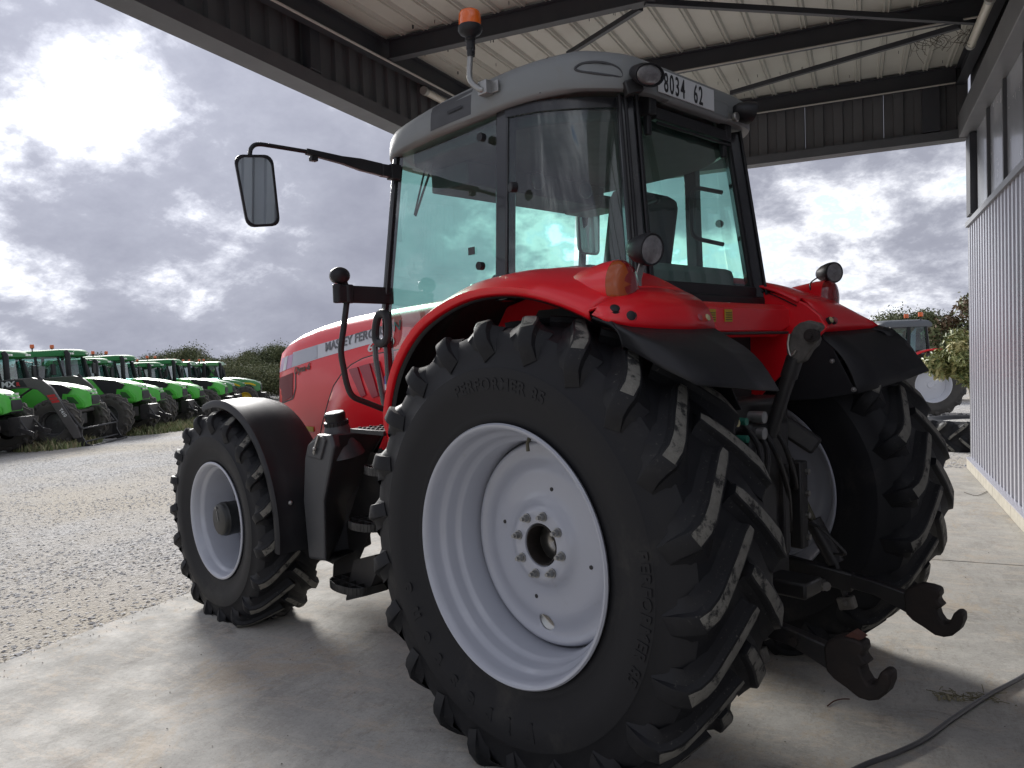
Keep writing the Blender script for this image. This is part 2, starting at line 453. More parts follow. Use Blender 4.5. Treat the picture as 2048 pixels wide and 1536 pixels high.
def gravel_mat():
    m = bpy.data.materials.new('gravel_yard'); m.use_nodes = True
    nt = m.node_tree; b = nt.nodes['Principled BSDF']; L = nt.links.new
    b.inputs['Roughness'].default_value = 0.95; b.inputs['Specular IOR Level'].default_value = 0.15
    tc = nt.nodes.new('ShaderNodeTexCoord')
    def noise(s, d=8, r=0.65):
        n = nt.nodes.new('ShaderNodeTexNoise'); n.inputs['Scale'].default_value = s; n.inputs['Detail'].default_value = d
        n.inputs['Roughness'].default_value = r; L(tc.outputs['Object'], n.inputs['Vector']); return n.outputs['Fac']
    def ramp(fac, pts):
        r = nt.nodes.new('ShaderNodeValToRGB'); L(fac, r.inputs[0]); e = r.color_ramp.elements
        e[0].position, e[0].color = pts[0][0], (*pts[0][1], 1); e[1].position, e[1].color = pts[-1][0], (*pts[-1][1], 1)
        for p, c in pts[1:-1]:
            x = e.new(p); x.color = (*c, 1)
        return r.outputs[0]
    vo = nt.nodes.new('ShaderNodeTexVoronoi'); vo.inputs['Scale'].default_value = 34; L(tc.outputs['Object'], vo.inputs['Vector'])
    v2 = nt.nodes.new('ShaderNodeTexVoronoi'); v2.inputs['Scale'].default_value = 80; L(tc.outputs['Object'], v2.inputs['Vector'])
    bw = nt.nodes.new('ShaderNodeSeparateColor'); L(vo.outputs['Color'], bw.inputs[0])
    stone = ramp(bw.outputs[0], [(0.0, (0.27, 0.267, 0.26)), (0.45, (0.42, 0.413, 0.40)), (0.8, (0.54, 0.53, 0.515)), (1.0, (0.64, 0.63, 0.61))])
    tan = ramp(noise(14, 10, 0.75), [(0.25, (0.36, 0.32, 0.265)), (0.6, (0.50, 0.46, 0.39)), (0.85, (0.58, 0.55, 0.49))])
    msk = nt.nodes.new('ShaderNodeMapRange'); msk.inputs['From Min'].default_value = 0.42; msk.inputs['From Max'].default_value = 0.62
    L(noise(0.23, 6, 0.6), msk.inputs['Value'])
    mx = nt.nodes.new('ShaderNodeMix'); mx.data_type = 'RGBA'; L(msk.outputs[0], mx.inputs['Factor']); L(stone, mx.inputs['A']); L(tan, mx.inputs['B'])
    L(mx.outputs['Result'], b.inputs['Base Color'])
    ad = nt.nodes.new('ShaderNodeMath'); ad.operation = 'ADD'; L(vo.outputs['Distance'], ad.inputs[0]); L(v2.outputs['Distance'], ad.inputs[1])
    bp = nt.nodes.new('ShaderNodeBump'); bp.inputs['Strength'].default_value = 0.6; bp.inputs['Distance'].default_value = 0.02; bp.invert = True
    L(ad.outputs[0], bp.inputs['Height']); L(bp.outputs[0], b.inputs['Normal'])
    return m
GRAVEL = gravel_mat()
def make_ground():
    t = np.linspace(-1, 1, 181); s = np.sinh(t * 5.2) / np.sinh(5.2)
    gx = -6 + s * 900; gy = 10 + s * 900
    X, Y = np.meshgrid(gx, gy, indexing='ij'); Z = gz(X, Y)
    V = np.stack([X, Y, Z], -1).reshape(-1, 3); n = len(t)
    i, j = np.meshgrid(np.arange(n - 1), np.arange(n - 1), indexing='ij'); a = (i * n + j).ravel()
    o = fast_mesh('ground', V, np.stack([a, a + n, a + n + 1, a + 1], 1), [GRAVEL], smooth=True)
    tag(o, kind='structure')
make_ground()
def stones(name, xs, ys, smin, smax, label):
    n = len(xs)
    base = np.array([[1, 0, 0], [0, 1, 0], [-1, 0, 0], [0, -1, 0], [0, 0, 0.8], [0, 0, -0.5]], float)
    fc = np.array([[0, 1, 4], [1, 2, 4], [2, 3, 4], [3, 0, 4], [1, 0, 5], [2, 1, 5], [3, 2, 5], [0, 3, 5]])
    sz = smin + (smax - smin) * RNG.random(n) ** 2.2
    P = base[None] * (1 + RNG.uniform(-0.35, 0.35, (n, 6, 3))) * sz[:, None, None] * RNG.uniform(0.6, 1.0, (n, 1, 3))
    a = RNG.uniform(0, 2 * PI, n); ca, sa = np.cos(a)[:, None], np.sin(a)[:, None]
    x = P[..., 0] * ca - P[..., 1] * sa; y = P[..., 0] * sa + P[..., 1] * ca
    tilt = RNG.uniform(-0.5, 0.5, (n, 1))
    z = P[..., 2] * 0.33 + x * tilt * 0.25
    V = np.stack([x + xs[:, None], y + ys[:, None], z + (gz(xs, ys) + sz * 0.18)[:, None]], -1).reshape(-1, 3)
    F = (fc[None] + (np.arange(n) * 6)[:, None, None]).reshape(-1, 3)
    mi = np.repeat(RNG.choice(4, n, p=[0.36, 0.32, 0.18, 0.14]), 8)
    o = fast_mesh(name, V, F, [mat('stone_mid', (0.52, 0.515, 0.505), 0.9, var=(30, 0.6)), mat('stone_dark', (0.38, 0.38, 0.385), 0.9, var=(30, 0.5)),
                               mat('stone_pale', (0.66, 0.65, 0.63), 0.9, var=(30, 0.4)), mat('stone_tan', (0.52, 0.47, 0.39), 0.9, var=(30, 0.5))], mi)
    tag(o, label, 'gravel', kind='stuff')
def make_gravel():
    n = 110000
    xs = SLAB_X0 - 0.02 - 15 * RNG.random(n) ** 1.7; ys = RNG.uniform(-1.5, 15.5, n)
    keep = RNG.random(n) < 0.45 + 0.55 * (np.sin(xs * 1.3 + ys * 0.4) * np.sin(ys * 0.9 - xs * 0.3) > -0.35)
    stones('loose_gravel', xs[keep], ys[keep], 0.007, 0.026, 'loose grey stone chippings on the yard beside the concrete slab')
    n = 9000
    xs = RNG.uniform(-4.4, 2.6, n); ys = SLAB_Y1 + 0.01 + 9 * RNG.random(n) ** 1.6
    stones('loose_gravel', xs, ys, 0.010, 0.036, 'loose grey stone chippings past the far end of the concrete slab')
make_gravel()

# ------------------------------------------------------------------ concrete slab
def concrete_mat():
    m = bpy.data.materials.new('power_floated_concrete'); m.use_nodes = True
    nt = m.node_tree; b = nt.nodes['Principled BSDF']; L = nt.links.new
    tc = nt.nodes.new('ShaderNodeTexCoord')
    def noise(s, d=8, r=0.65, sc=None, dist=0.0):
        n = nt.nodes.new('ShaderNodeTexNoise'); n.inputs['Scale'].default_value = s; n.inputs['Detail'].default_value = d
        n.inputs['Roughness'].default_value = r; n.inputs['Distortion'].default_value = dist
        if sc:
            mp = nt.nodes.new('ShaderNodeMapping'); mp.inputs['Scale'].default_value = sc; L(tc.outputs['Object'], mp.inputs[0]); L(mp.outputs[0], n.inputs['Vector'])
        else: L(tc.outputs['Object'], n.inputs['Vector'])
        return n.outputs['Fac']
    def mr(f, a, c, t0=0.0, t1=1.0):
        n = nt.nodes.new('ShaderNodeMapRange'); n.interpolation_type = 'SMOOTHSTEP'
        n.inputs['From Min'].default_value = a; n.inputs['From Max'].default_value = c; n.inputs['To Min'].default_value = t0; n.inputs['To Max'].default_value = t1
        L(f, n.inputs['Value']); return n.outputs[0]
    def mix(f, A, B, mode='MIX'):
        n = nt.nodes.new('ShaderNodeMix'); n.data_type = 'RGBA'; n.blend_type = mode
        L(f, n.inputs['Factor'])
        for k, v in (('A', A), ('B', B)):
            if isinstance(v, tuple): n.inputs[k].default_value = (*v, 1)
            else: L(v, n.inputs[k])
        return n.outputs['Result']
    c = mix(mr(noise(1.1, 12, 0.78), 0.36, 0.62), (0.45, 0.435, 0.40), (0.335, 0.325, 0.30))
    c = mix(mr(noise(2.6, 13, 0.80, (1.25, 0.5, 1), 0.35), 0.49, 0.58, 0, 0.50), c, (0.275, 0.265, 0.24))              # trowel smears
    c = mix(mr(noise(1.5, 13, 0.82, (1, 0.7, 1), 0.5), 0.51, 0.60, 0, 0.55), c, (0.44, 0.355, 0.255))                  # sandy dirt
    c = mix(mr(noise(0.8, 9, 0.66, None, 0.6), 0.60, 0.72, 0, 0.50), c, (0.26, 0.185, 0.125))                          # rust-brown stains
    c = mix(mr(noise(1.7, 8, 0.62, (1.0, 1.3, 1), 0.8), 0.60, 0.70, 0, 0.60), c, (0.17, 0.16, 0.145))                  # oil marks
    c = mix(mr(noise(4.5, 13, 0.86, (0.5, 1.5, 1), 0.4), 0.52, 0.57, 0, 0.50), c, (0.52, 0.45, 0.37))                  # flaking pinkish film
    c = mix(mr(noise(9, 12, 0.84, (1.4, 0.35, 1), 0.2), 0.54, 0.60, 0, 0.40), c, (0.25, 0.235, 0.205))                 # brush strokes
    c = mix(mr(noise(34, 8, 0.8), 0.48, 0.62, 0, 0.30), c, (0.53, 0.51, 0.47))
    c = mix(mr(noise(60, 6, 0.75), 0.54, 0.64, 0, 0.40), c, (0.20, 0.185, 0.16))
    c = mix(mr(noise(170, 3, 0.6), 0.62, 0.70, 0, 0.55), c, (0.12, 0.11, 0.095))                                       # specks
    L(c, b.inputs['Base Color'])
    L(mr(noise(2.2, 8, 0.7), 0.3, 0.75, 0.72, 0.95), b.inputs['Roughness'])
    b.inputs['Specular IOR Level'].default_value = 0.25
    bp = nt.nodes.new('ShaderNodeBump'); bp.inputs['Strength'].default_value = 0.4; bp.inputs['Distance'].default_value = 0.008
    L(noise(26, 8, 0.7), bp.inputs['Height']); L(bp.outputs[0], b.inputs['Normal'])
    return m
CONCRETE = concrete_mat()
slab = empty('concrete_slab', (0, 0, 0)); tag(slab, kind='structure')
for y0, y1 in ((SLAB_Y0, 1.45), (1.455, 6.532), (6.537, SLAB_Y1)):
    b = MB(); b.box(((SLAB_X0 + SLAB_X1) / 2, (y0 + y1) / 2, -0.12), (SLAB_X1 - SLAB_X0, y1 - y0, 0.24))
    b.build('slab_panel', CONCRETE, slab, bevel=0.008)

# ------------------------------------------------------------------ shed wall on the right
LILAC = mat('pale_metal_cladding', (0.47, 0.475, 0.525), 0.28, metal=0.3, var=(1.2, 0.3), col2=(0.40, 0.405, 0.445), dirt=((0.30, 0.28, 0.24), 2.2, 0.6, 1.0))
DARKCLAD = mat('dark_grey_cladding', (0.105, 0.108, 0.115), 0.5, metal=0.1, var=(2, 0.4))
TRIM = mat('grey_metal_trim', (0.24, 0.245, 0.26), 0.42, metal=0.3, var=(3, 0.3))
DARKTRIM = mat('dark_metal_trim', (0.10, 0.105, 0.115), 0.45, metal=0.2, var=(3, 0.4))
BEAM = mat('dark_painted_steel', (0.030, 0.034, 0.044), 0.5, var=(4, 0.6), col2=(0.05, 0.05, 0.055))
ROOFSH = mat('cream_roof_sheet', (0.46, 0.456, 0.415), 0.45, var=(1.3, 0.5), col2=(0.37, 0.366, 0.325), dirt=((0.30, 0.28, 0.22), 1.6, 0.58, 0.9))
PLINTH = mat('cast_plinth', (0.44, 0.41, 0.34), 0.85, var=(9, 0.6), bump=(60, 0.3, 0.004))
POLY = mat('translucent_pane', (0.40, 0.42, 0.46), 0.25, var=(5, 0.3), coat=0.3)
WALLX = 1.36
def corrug(mb, y0, y1, x, z0, z1, per, depth, crest=0.36, slope=0.11, sgn=-1, mi=0):
    """vertical trapezoid ribs along Y, crest towards sgn*x"""
    pts = []; y = y0; n = int(round((y1 - y0) / per)); per = (y1 - y0) / n
    for i in range(n):
        a = y0 + i * per
        for f, h in ((0, 0), (1 - crest - 2 * slope, 0), (1 - crest - slope, 1), (1 - slope, 1)):
            pts.append((a + f * per, x + sgn * h * depth))
    pts.append((y1, x))
    vs = [(px, py, z0) for py, px in pts] + [(px, py, z1) for py, px in pts]; m = len(pts)
    mb.add(vs, [(i, i + 1, m + i + 1, m + i) for i in range(m - 1)], mi)
wall = empty('shed_wall', (WALLX, 4, 0)); tag(wall, 'pale ribbed metal shed wall with strip window above, beside the slab', 'wall')
def wbuild(mb, name, m, **k):
    o = mb.build(name, m, wall, **k); o.location = (-WALLX, -4, 0); return o
for i in range(15):
    b = MB(); corrug(b, 11.33 - (i + 1) * 0.975, 11.33 - i * 0.975 - 0.002, WALLX, 0.135, 3.10, 0.195, 0.046)
    wbuild(b, 'cladding_sheet', LILAC, smooth=0)
b = MB(); b.box((WALLX + 0.12, 4, 2.2), (0.2, 14.6, 4.1)); wbuild(b, 'wall_core', DARKCLAD)
b = MB(); b.prism([(WALLX - 0.075, 3.085), (WALLX - 0.075, 3.15), (WALLX + 0.02, 3.19), (WALLX + 0.02, 3.085)], 'Y', -3.3, 11.40); wbuild(b, 'window_sill', TRIM)
b = MB(); b.box((WALLX - 0.005, 11.355, 1.60), (0.085, 0.045, 2.97)); wbuild(b, 'corner_flashing', TRIM, bevel=0.004)
for i in range(14):
    y1 = 11.36 - i * 1.04
    b = MB(); b.box((WALLX - 0.045, y1 - 0.5175, 0.065), (0.10, 1.035, 0.128)); wbuild(b, 'plinth_block', PLINTH, bevel=0.006)
b = MB(); b.prism([(WALLX - 0.1, 0.129), (WALLX - 0.1, 0.140), (WALLX - 0.04, 0.146), (WALLX - 0.04, 0.129)], 'Y', -3.2, 11.37); wbuild(b, 'drip_flashing', LILAC)
# strip window: posts, mullions, panes
b = MB(); b.box((WALLX, 11.13, 3.69), (0.14, 0.36, 0.98)); wbuild(b, 'corner_post', BEAM, bevel=0.006)
yy = 10.93
for i in range(13):
    y1 = yy - i * 1.02; y0 = y1 - 0.96
    b = MB(); b.box((WALLX + 0.012, (y0 + y1) / 2, 3.69), (0.012, 0.96, 1.0)); wbuild(b, 'window_pane', POLY)
    b = MB(); b.box((WALLX - 0.003, y0 - 0.03, 3.69), (0.05, 0.058, 0.99)); wbuild(b, 'mullion', DARKTRIM, bevel=0.004)
b = MB(); b.box((WALLX - 0.07, 4, 4.34), (0.17, 14.65, 0.29)); wbuild(b, 'window_header', TRIM, bevel=0.006)
b = MB(); b.box((WALLX - 0.06, 8.15, 2.6), (0.05, 0.10, 5.0)); 
for i in range(15):
    b = MB(); corrug(b, 11.33 - (i + 1) * 0.975, 11.33 - i * 0.975, WALLX + 0.01, 4.486, 5.15, 0.10, 0.02); wbuild(b, 'upper_cladding_sheet', DARKCLAD, smooth=0)

# ------------------------------------------------------------------ canopy roof
canopy = empty('canopy_roof', (-1.7, 4, 4.7)); tag(canopy, 'dark steel framed canopy with cream ribbed roof sheets over the slab', 'canopy')
def cbuild(mb, name, m, **k):
    o = mb.build(name, m, canopy, **k); o.location = (1.7, -4, -4.7); return o
def zb(y): return 4.70 + 0.04 * (y - 6.76)           # underside of the purlins
RY0, RY1 = 3.1, 11.42
def ibeam(mb, a, b_, h, w, tf=0.012, tw=0.008):
    a = Vector(a); b_ = Vector(b_); u = Vector((0, 0, 1))
    mb.bar(a + u * tf / 2, b_ + u * tf / 2, w, tf); mb.bar(a + u * (h - tf / 2), b_ + u * (h - tf / 2), w, tf); mb.bar(a + u * h / 2, b_ + u * h / 2, tw, h - 2 * tf - 0.001)
PURL = [11.22, 8.82, 6.76, 4.62, 3.16]
for y in PURL:
    b = MB(); ibeam(b, (-4.30, y, zb(y)), (1.18, y, zb(y)), 0.20, 0.10); cbuild(b, 'purlin', BEAM, smooth=0)
for x in (-4.36, 1.24):
    b = MB(); ibeam(b, (x, RY0, zb(RY0) - 0.01), (x, 11.3, zb(11.3) - 0.01), 0.21, 0.11); cbuild(b, 'edge_beam', BEAM, smooth=0)
# roof sheets, ribs along Y
def roof_sheet(x0, x1):
    per = 0.26; n = int(round((x1 - x0) / per)); per = (x1 - x0) / n; pts = []
    for i in range(n):
        a = x0 + i * per
        for dx, h in ((0, 0), (per - 0.075, 0), (per - 0.062, 0.010), (per - 0.055, 0.010), (per - 0.048, 0.004), (per - 0.03, 0.004), (per - 0.022, 0.010), (per - 0.015, 0.010)):
            pts.append((a + dx, -h * 3.0))
    pts.append((x1, 0)); m = len(pts); b = MB()
    vs = [(x, RY0, zb(RY0) + 0.225 + h) for x, h in pts] + [(x, RY1, zb(RY1) + 0.225 + h) for x, h in pts]
    b.add(vs, [(i, i + 1, m + i + 1, m + i) for i in range(m - 1)])
    return b
x = -4.58
while x < 1.3:
    cbuild(roof_sheet(x, min(x + 1.038, 1.40)), 'roof_sheet', ROOFSH, smooth=0); x += 1.04
b = MB(); b.add([(-4.75, RY0, zb(RY0) + 0.27), (1.6, RY0, zb(RY0) + 0.27), (1.6, RY1, zb(RY1) + 0.27), (-4.75, RY1, zb(RY1) + 0.27)], [(0, 1, 2, 3)])
cbuild(b, 'roof_deck', DARKCLAD, smooth=0)
# screw tips that come through the sheets
b = MB()
for k in range(150):
    y = random.uniform(3.2, 11.0); xx = -4.58 + 0.26 * random.randrange(1, 23) - 0.13 + random.uniform(-0.02, 0.02)
    y = 3.0 + 0.72 * round((y - 3) / 0.72) + random.uniform(-0.03, 0.03)
    if min(abs(y - p) for p in PURL) < 0.15: continue
    b.bar((xx, y, zb(y) + 0.224), (xx, y, zb(y) + 0.190), 0.005, 0.005)
tag(cbuild(b, 'screw_tips', BEAM, smooth=0), kind='stuff')
# wind braces and tie bars
def wz(px, py, z): return Vector(on_world(px, py, 2, z))
def brace(p0, p1, z0, z1, w=0.05, h=0.05):
    b = MB(); b.bar(wz(*p0, z0), wz(*p1, z1), w, h); cbuild(b, 'brace', BEAM, smooth=0)
brace((1282, 16), (1136, 108), 4.68, 4.77, 0.045, 0.045)
brace((1290, 4), (1962, 44), 4.66, 4.77, 0.05, 0.05)
brace((1920, 52), (1462, 186), 4.75, 4.86, 0.05, 0.05)
b = MB(); p = wz(1286, 8, 4.66); b.box(p, (0.22, 0.12, 0.012)); cbuild(b, 'gusset_plate', BEAM)
# fascia on the open long side and over the far end
for x0, x1, nm in ((-4.70, -4.47, 'fascia_trim'),):
    b = MB(); b.prism([(x0, 4.17), (x1, 4.17), (x1, 4.30), (x1 - 0.10, 4.31), (x1 - 0.10, 4.33), (x0, 4.33)], 'Y', RY0, 11.40); cbuild(b, nm, DARKTRIM, smooth=0)
for i in range(9):
    y0 = RY0 + i * 0.917; b = MB(); corrug(b, y0, min(y0 + 0.915, 11.36), -4.60, 4.315, 5.08, 0.25, 0.035, sgn=1, crest=0.42, slope=0.06); cbuild(b, 'fascia_sheet', DARKCLAD, smooth=0)
b = MB(); b.prism([(11.22, 4.19), (11.45, 4.19), (11.45, 4.34), (11.32, 4.34), (11.32, 4.30), (11.22, 4.30)], 'X', -4.465, 1.30); cbuild(b, 'fascia_trim', DARKTRIM, smooth=0)
for i in range(6):
    x0 = -4.46 + i * 0.965
    b = MB(); corrug(b, x0, x0 + 0.963, -11.34, 4.315, 5.10, 0.24, 0.035, sgn=1, crest=0.46, slope=0.05)
    b.v = [(p[1], -p[0], p[2]) for p in b.v]; cbuild(b, 'fascia_sheet', DARKCLAD, smooth=0)
for px, py, w in ((628, 110, 0.14), (1830, 250, 0.30)):
    if px < 1000:
        p = on_world(px, py, 0, -4.47); b = MB(); b.box((-4.50, p[1], 4.56), (0.10, w, 0.5)); cbuild(b, 'hanger_post', BEAM, bevel=0.004)
    else:
        p = on_world(1862, 240, 1, 11.22); b = MB(); b.box((p[0], 11.24, 4.60), (0.20, 0.08, 0.57)); cbuild(b, 'hanger_post', BEAM, bevel=0.004)
# conduit under the edge beam, two tube lights
b = MB(); b.tube([(-4.29, RY0, zb(RY0) - 0.02), (-4.29, 11.1, zb(11.1) - 0.02)], 0.012, 8); cbuild(b, 'conduit', mat('grey_conduit', (0.40, 0.39, 0.36), 0.5))
b = MB(); b.tube([(-1.3 - 3.0, 11.15, zb(11.15) - 0.012), (1.17, 11.15, zb(11.15) - 0.012)], 0.010, 8); cbuild(b, 'conduit', MATS['grey_conduit'])
b = MB(); b.tube([(-4.2, 8.75, zb(8.75) - 0.012), (1.17, 8.75, zb(8.75) - 0.012)], 0.010, 8); cbuild(b, 'conduit', MATS['grey_conduit'])
TUBE = mat('unlit_tube_diffuser', (0.62, 0.60, 0.52), 0.3, coat=0.3)
def tube_light(a, d, label):
    t = empty('tube_light', a); tag(t, label, 'light')
    d = Vector(d)
    m = MB(); m.tube([(0, 0, 0), d], 0.042, 14); m.build('diffuser', TUBE, t)
    for f0, f1 in ((-0.02, 0.03), (0.97, 1.02)):
        m = MB(); m.tube([d * f0, d * f1], 0.048, 14); m.build('end_cap', mat('grey_cap', (0.33, 0.33, 0.31), 0.5), t)
    m = MB(); m.bar(Vector((0, 0, 0.05)) + d * 0.1, Vector((0, 0, 0.05)) + d * 0.9, 0.03, 0.02); m.build('batten', TRIM, t)
tube_light(on_world(849, 182, 0, -4.42), (0.0, 1.25, 0.03), 'unlit white tube light below the edge beam of the open side')
tube_light((1.13, 8.1, 4.68), (0, 1.3, 0.045), 'unlit cream tube light on the beam over the shed wall')
# old nest of dry stalks hanging off the purlin
b = MB()
c = wz(1890, 70, 4.83)
for k in range(34):
    a = Vector(c) + Vector((random.uniform(-0.32, 0.25), random.uniform(-0.05, 0.05), random.uniform(-0.02, 0.03)))
    m_ = a + Vector((random.uniform(-0.12, 0.12), random.uniform(-0.05, 0.05), -random.uniform(0.03, 0.12)))
    e = m_ + Vector((random.uniform(-0.12, 0.14), random.uniform(-0.04, 0.04), -random.uniform(0.0, 0.13)))
    b.tube(arc_pts([a, m_, e], 3), 0.0022, 4)
tag(b.build('nest_straw', mat('dry_stalk', (0.06, 0.05, 0.035), 0.9)), 'dry dark straw of an old nest hanging from the roof beam near the wall', 'nest', kind='stuff')
# ------------------------------------------------------------------ wheels
def interp_prof(prof, y):
    """radius of the carcass crown at width y (upper branch)"""
    pts = sorted([(abs(h), r) for r, h in prof if h >= 0], key=lambda t: -t[1])
    return pts
def make_tyre(R, W, rim_r, rim_w, nl, lug_h=0.05, sweep=15.0, mirror=False, n=96, lw=0.060, phase=0.0):
    """chevron-lug tractor tyre, axis Y, outer side +Y; returns MB with materials 0 rubber, 1 worn lug tops"""
    Rb = R - lug_h; h = W / 2
    half = [(rim_r, rim_w * 0.93), (rim_r + 0.012, rim_w), (rim_r + 0.10 * (Rb - rim_r), rim_w * 1.035), (rim_r + 0.14 * (Rb - rim_r), rim_w * 1.05), (rim_r + 0.17 * (Rb - rim_r), rim_w * 1.045),
            (rim_r + 0.36 * (Rb - rim_r), h * 1.01), (rim_r + 0.54 * (Rb - rim_r), h * 1.025), (rim_r + 0.60 * (Rb - rim_r), h * 1.02), (rim_r + 0.615 * (Rb - rim_r), h * 1.002), (rim_r + 0.76 * (Rb - rim_r), h * 0.965),
            (rim_r + 0.87 * (Rb - rim_r), h * 0.935), (rim_r + 0.945 * (Rb - rim_r), h * 0.865), (rim_r + 0.98 * (Rb - rim_r), h * 0.70), (Rb - 0.002, h * 0.35)]
    prof = half + [(Rb, 0)] + [(r, -y) for r, y in reversed(half)]
    mb = MB(); mb.lathe(prof, n, mi=0)
    dR = Rb - rim_r
    # each lug follows the carcass from the centre line, over the shoulder and down the sidewall
    path = [(Rb, -0.03 * W), (Rb, 0.0)] + [p for p in reversed(half) if p[0] > rim_r + 0.70 * dR] + [(rim_r + 0.70 * dR, h * 0.985)]
    sl_ = [0.0]
    for p, q in zip(path, path[1:]): sl_.append(sl_[-1] + math.hypot(q[0] - p[0], q[1] - p[1]))
    tot = sl_[-1]; s_sh = float(np.interp(h * 0.86, [p[1] for p in path[:-2]], sl_[:-2]))       # where the shoulder begins
    def at_s(s): return float(np.interp(s, sl_, [p[0] for p in path])), float(np.interp(s, sl_, [p[1] for p in path]))
    NS = 15
    for side in (1, -1):
        for k in range(nl):
            t0 = 2 * PI * k / nl + (PI / nl if side < 0 else 0) + phase
            secs = []
            for i in range(NS):
                s = tot * i / (NS - 1); r0, y0 = at_s(s); e = 0.012
                ra, ya = at_s(max(0, s - e)); rb_, yb = at_s(min(tot, s + e)); tr_, ty_ = rb_ - ra, yb - ya; tl = math.hypot(tr_, ty_); nr, ny = ty_ / tl, -tr_ / tl
                q = s / s_sh
                th = rad(sweep) * (0.82 * min(q, 1) + 0.18 * min(q, 1) ** 2) + (max(0, s - s_sh) / (tot - s_sh)) * rad(sweep) * 0.20
                hg = lug_h if s < s_sh else lug_h * (1 - ((s - s_sh) / (tot - s_sh)) ** 1.6) + 0.002
                hg += 0.004 * math.exp(-((s - s_sh) / (0.16 * W)) ** 2)
                w = lw * (0.80 + 0.22 * min(1, q) + 0.25 * max(0, q - 1)); wb = w + 2 * hg * 0.62 + 0.014
                if i == 0: w *= 0.75
                dth = rad(sweep) * (1.0 if q < 1 else 0.55); dy = s_sh; L = math.hypot(R * dth, dy); ct, cyv = R * dth / L, dy / L
                def P(hh, off):
                    r, y = r0 + nr * hh, y0 + ny * hh
                    a = t0 + th + off * cyv / R; y2 = y - off * ct * nr; r2 = r + off * ct * ny
                    return (r2 * math.cos(a), side * y2, r2 * math.sin(a))
                hb = w / 2
                sec = [P(-0.010, -hb - hg * 0.95 - 0.012), P(hg * 0.14, -hb - hg * 0.50 - 0.006), P(hg * 0.45, -hb - hg * 0.22), P(hg * 0.93, -hb - 0.003), P(hg, -hb + 0.005),
                       P(hg, hb - 0.005), P(hg * 0.93, hb + 0.003), P(hg * 0.45, hb + hg * 0.22), P(hg * 0.14, hb + hg * 0.50 + 0.006), P(-0.010, hb + hg * 0.95 + 0.012)]
                if side < 0: sec = sec[::-1]
                secs.append(sec)
            m = len(secs); vs = [p for s_ in secs for p in s_]; fs = []; mi = []; z = 10
            for i in range(m - 1):
                for j in range(z - 1):
                    fs.append((i * z + j, i * z + j + 1, i * z + j + z + 1, i * z + j + z))
                    mi.append(1 if j == 4 and tot * (i + 1) / (NS - 1) < s_sh * 1.02 else (2 if 1 <= j <= 7 and tot * i / (NS - 1) < s_sh * 1.05 else 0))
            fs.append(tuple(range(z - 1, -1, -1))); mi.append(0)
            mb.add(vs, [tuple(reversed(f)) for f in fs], mi)
    return mb.mirrored() if mirror else mb
def ring_text(mb, txt, size, r, ang, yf, depth=0.003, flip=False, spacing=1.05, mi=0, bold=0.0, xs=1.0):
    """raised letters round a wheel face, ang = centre angle (math, x forward / z up), seen from +Y (x runs to the left there)"""
    vs, fs = text_mesh(txt, size, depth, 0, 'CENTER', spacing, bold)
    out = []
    for p in vs:
        # seen from +Y the picture x axis is -X; clockwise reading
        if not flip: a = ang + p.x * xs / r; rr = r + p.y
        else: a = ang - p.x * xs / r; rr = r - p.y
        out.append((rr * math.cos(a), yf(rr) + p.z, rr * math.sin(a)))
    mb.add(out, fs, mi)
def disc_with_hole(mb, rings, n, hole, mi=0):
    """rings = [(r, y)]; hole = (angle, radius, ra, rt) oval cut out"""
    vs = []; fs = []; q = len(rings)
    ha, hr, ra, rt = hole
    hx, hz = hr * math.cos(ha), hr * math.sin(ha)
    er = Vector((math.cos(ha), math.sin(ha))); et = Vector((-er.y, er.x))
    ins = []
    for k in range(n):
        a = 2 * PI * k / n
        for r, y in rings:
            x, z = r * math.cos(a), r * math.sin(a); d = Vector((x - hx, z - hz))
            u, v = d.dot(er) / ra, d.dot(et) / rt; l = math.hypot(u, v)
            ins.append(l < 1.0)
            if l < 1.0 and l > 1e-6: # pull inner points onto the rim of the hole
                u, v = u / l, v / l; p = Vector((hx, hz)) + er * u * ra + et * v * rt; x, z = p
            vs.append((x, y, z))
    for k in range(n):
        k2 = (k + 1) % n
        for j in range(q - 1):
            f = (k * q + j, k2 * q + j, k2 * q + j + 1, k * q + j + 1)
            if all(ins[i] for i in f): continue
            fs.append(f)
    mb.add(vs, fs, mi)
def lathe_y(prof, n=64, mirror=False, mi=0):
    mb = MB(); mb.lathe(prof, n, mi=mi)
    return mb.mirrored() if mirror else mb
def hexnut(mb, c, r, h, stud=0.0, mi=0, sgn=1):
    c = Vector(c); d = Vector((0, sgn, 0))
    mb.cyl(c, c + d * 0.006, r * 1.35, 16, mi); mb.tube([c + d * 0.005, c + d * h], r, 6, mi); mb.cyl(c + d * (h - 0.001), c + d * (h + stud), r * 0.55, 10, mi)
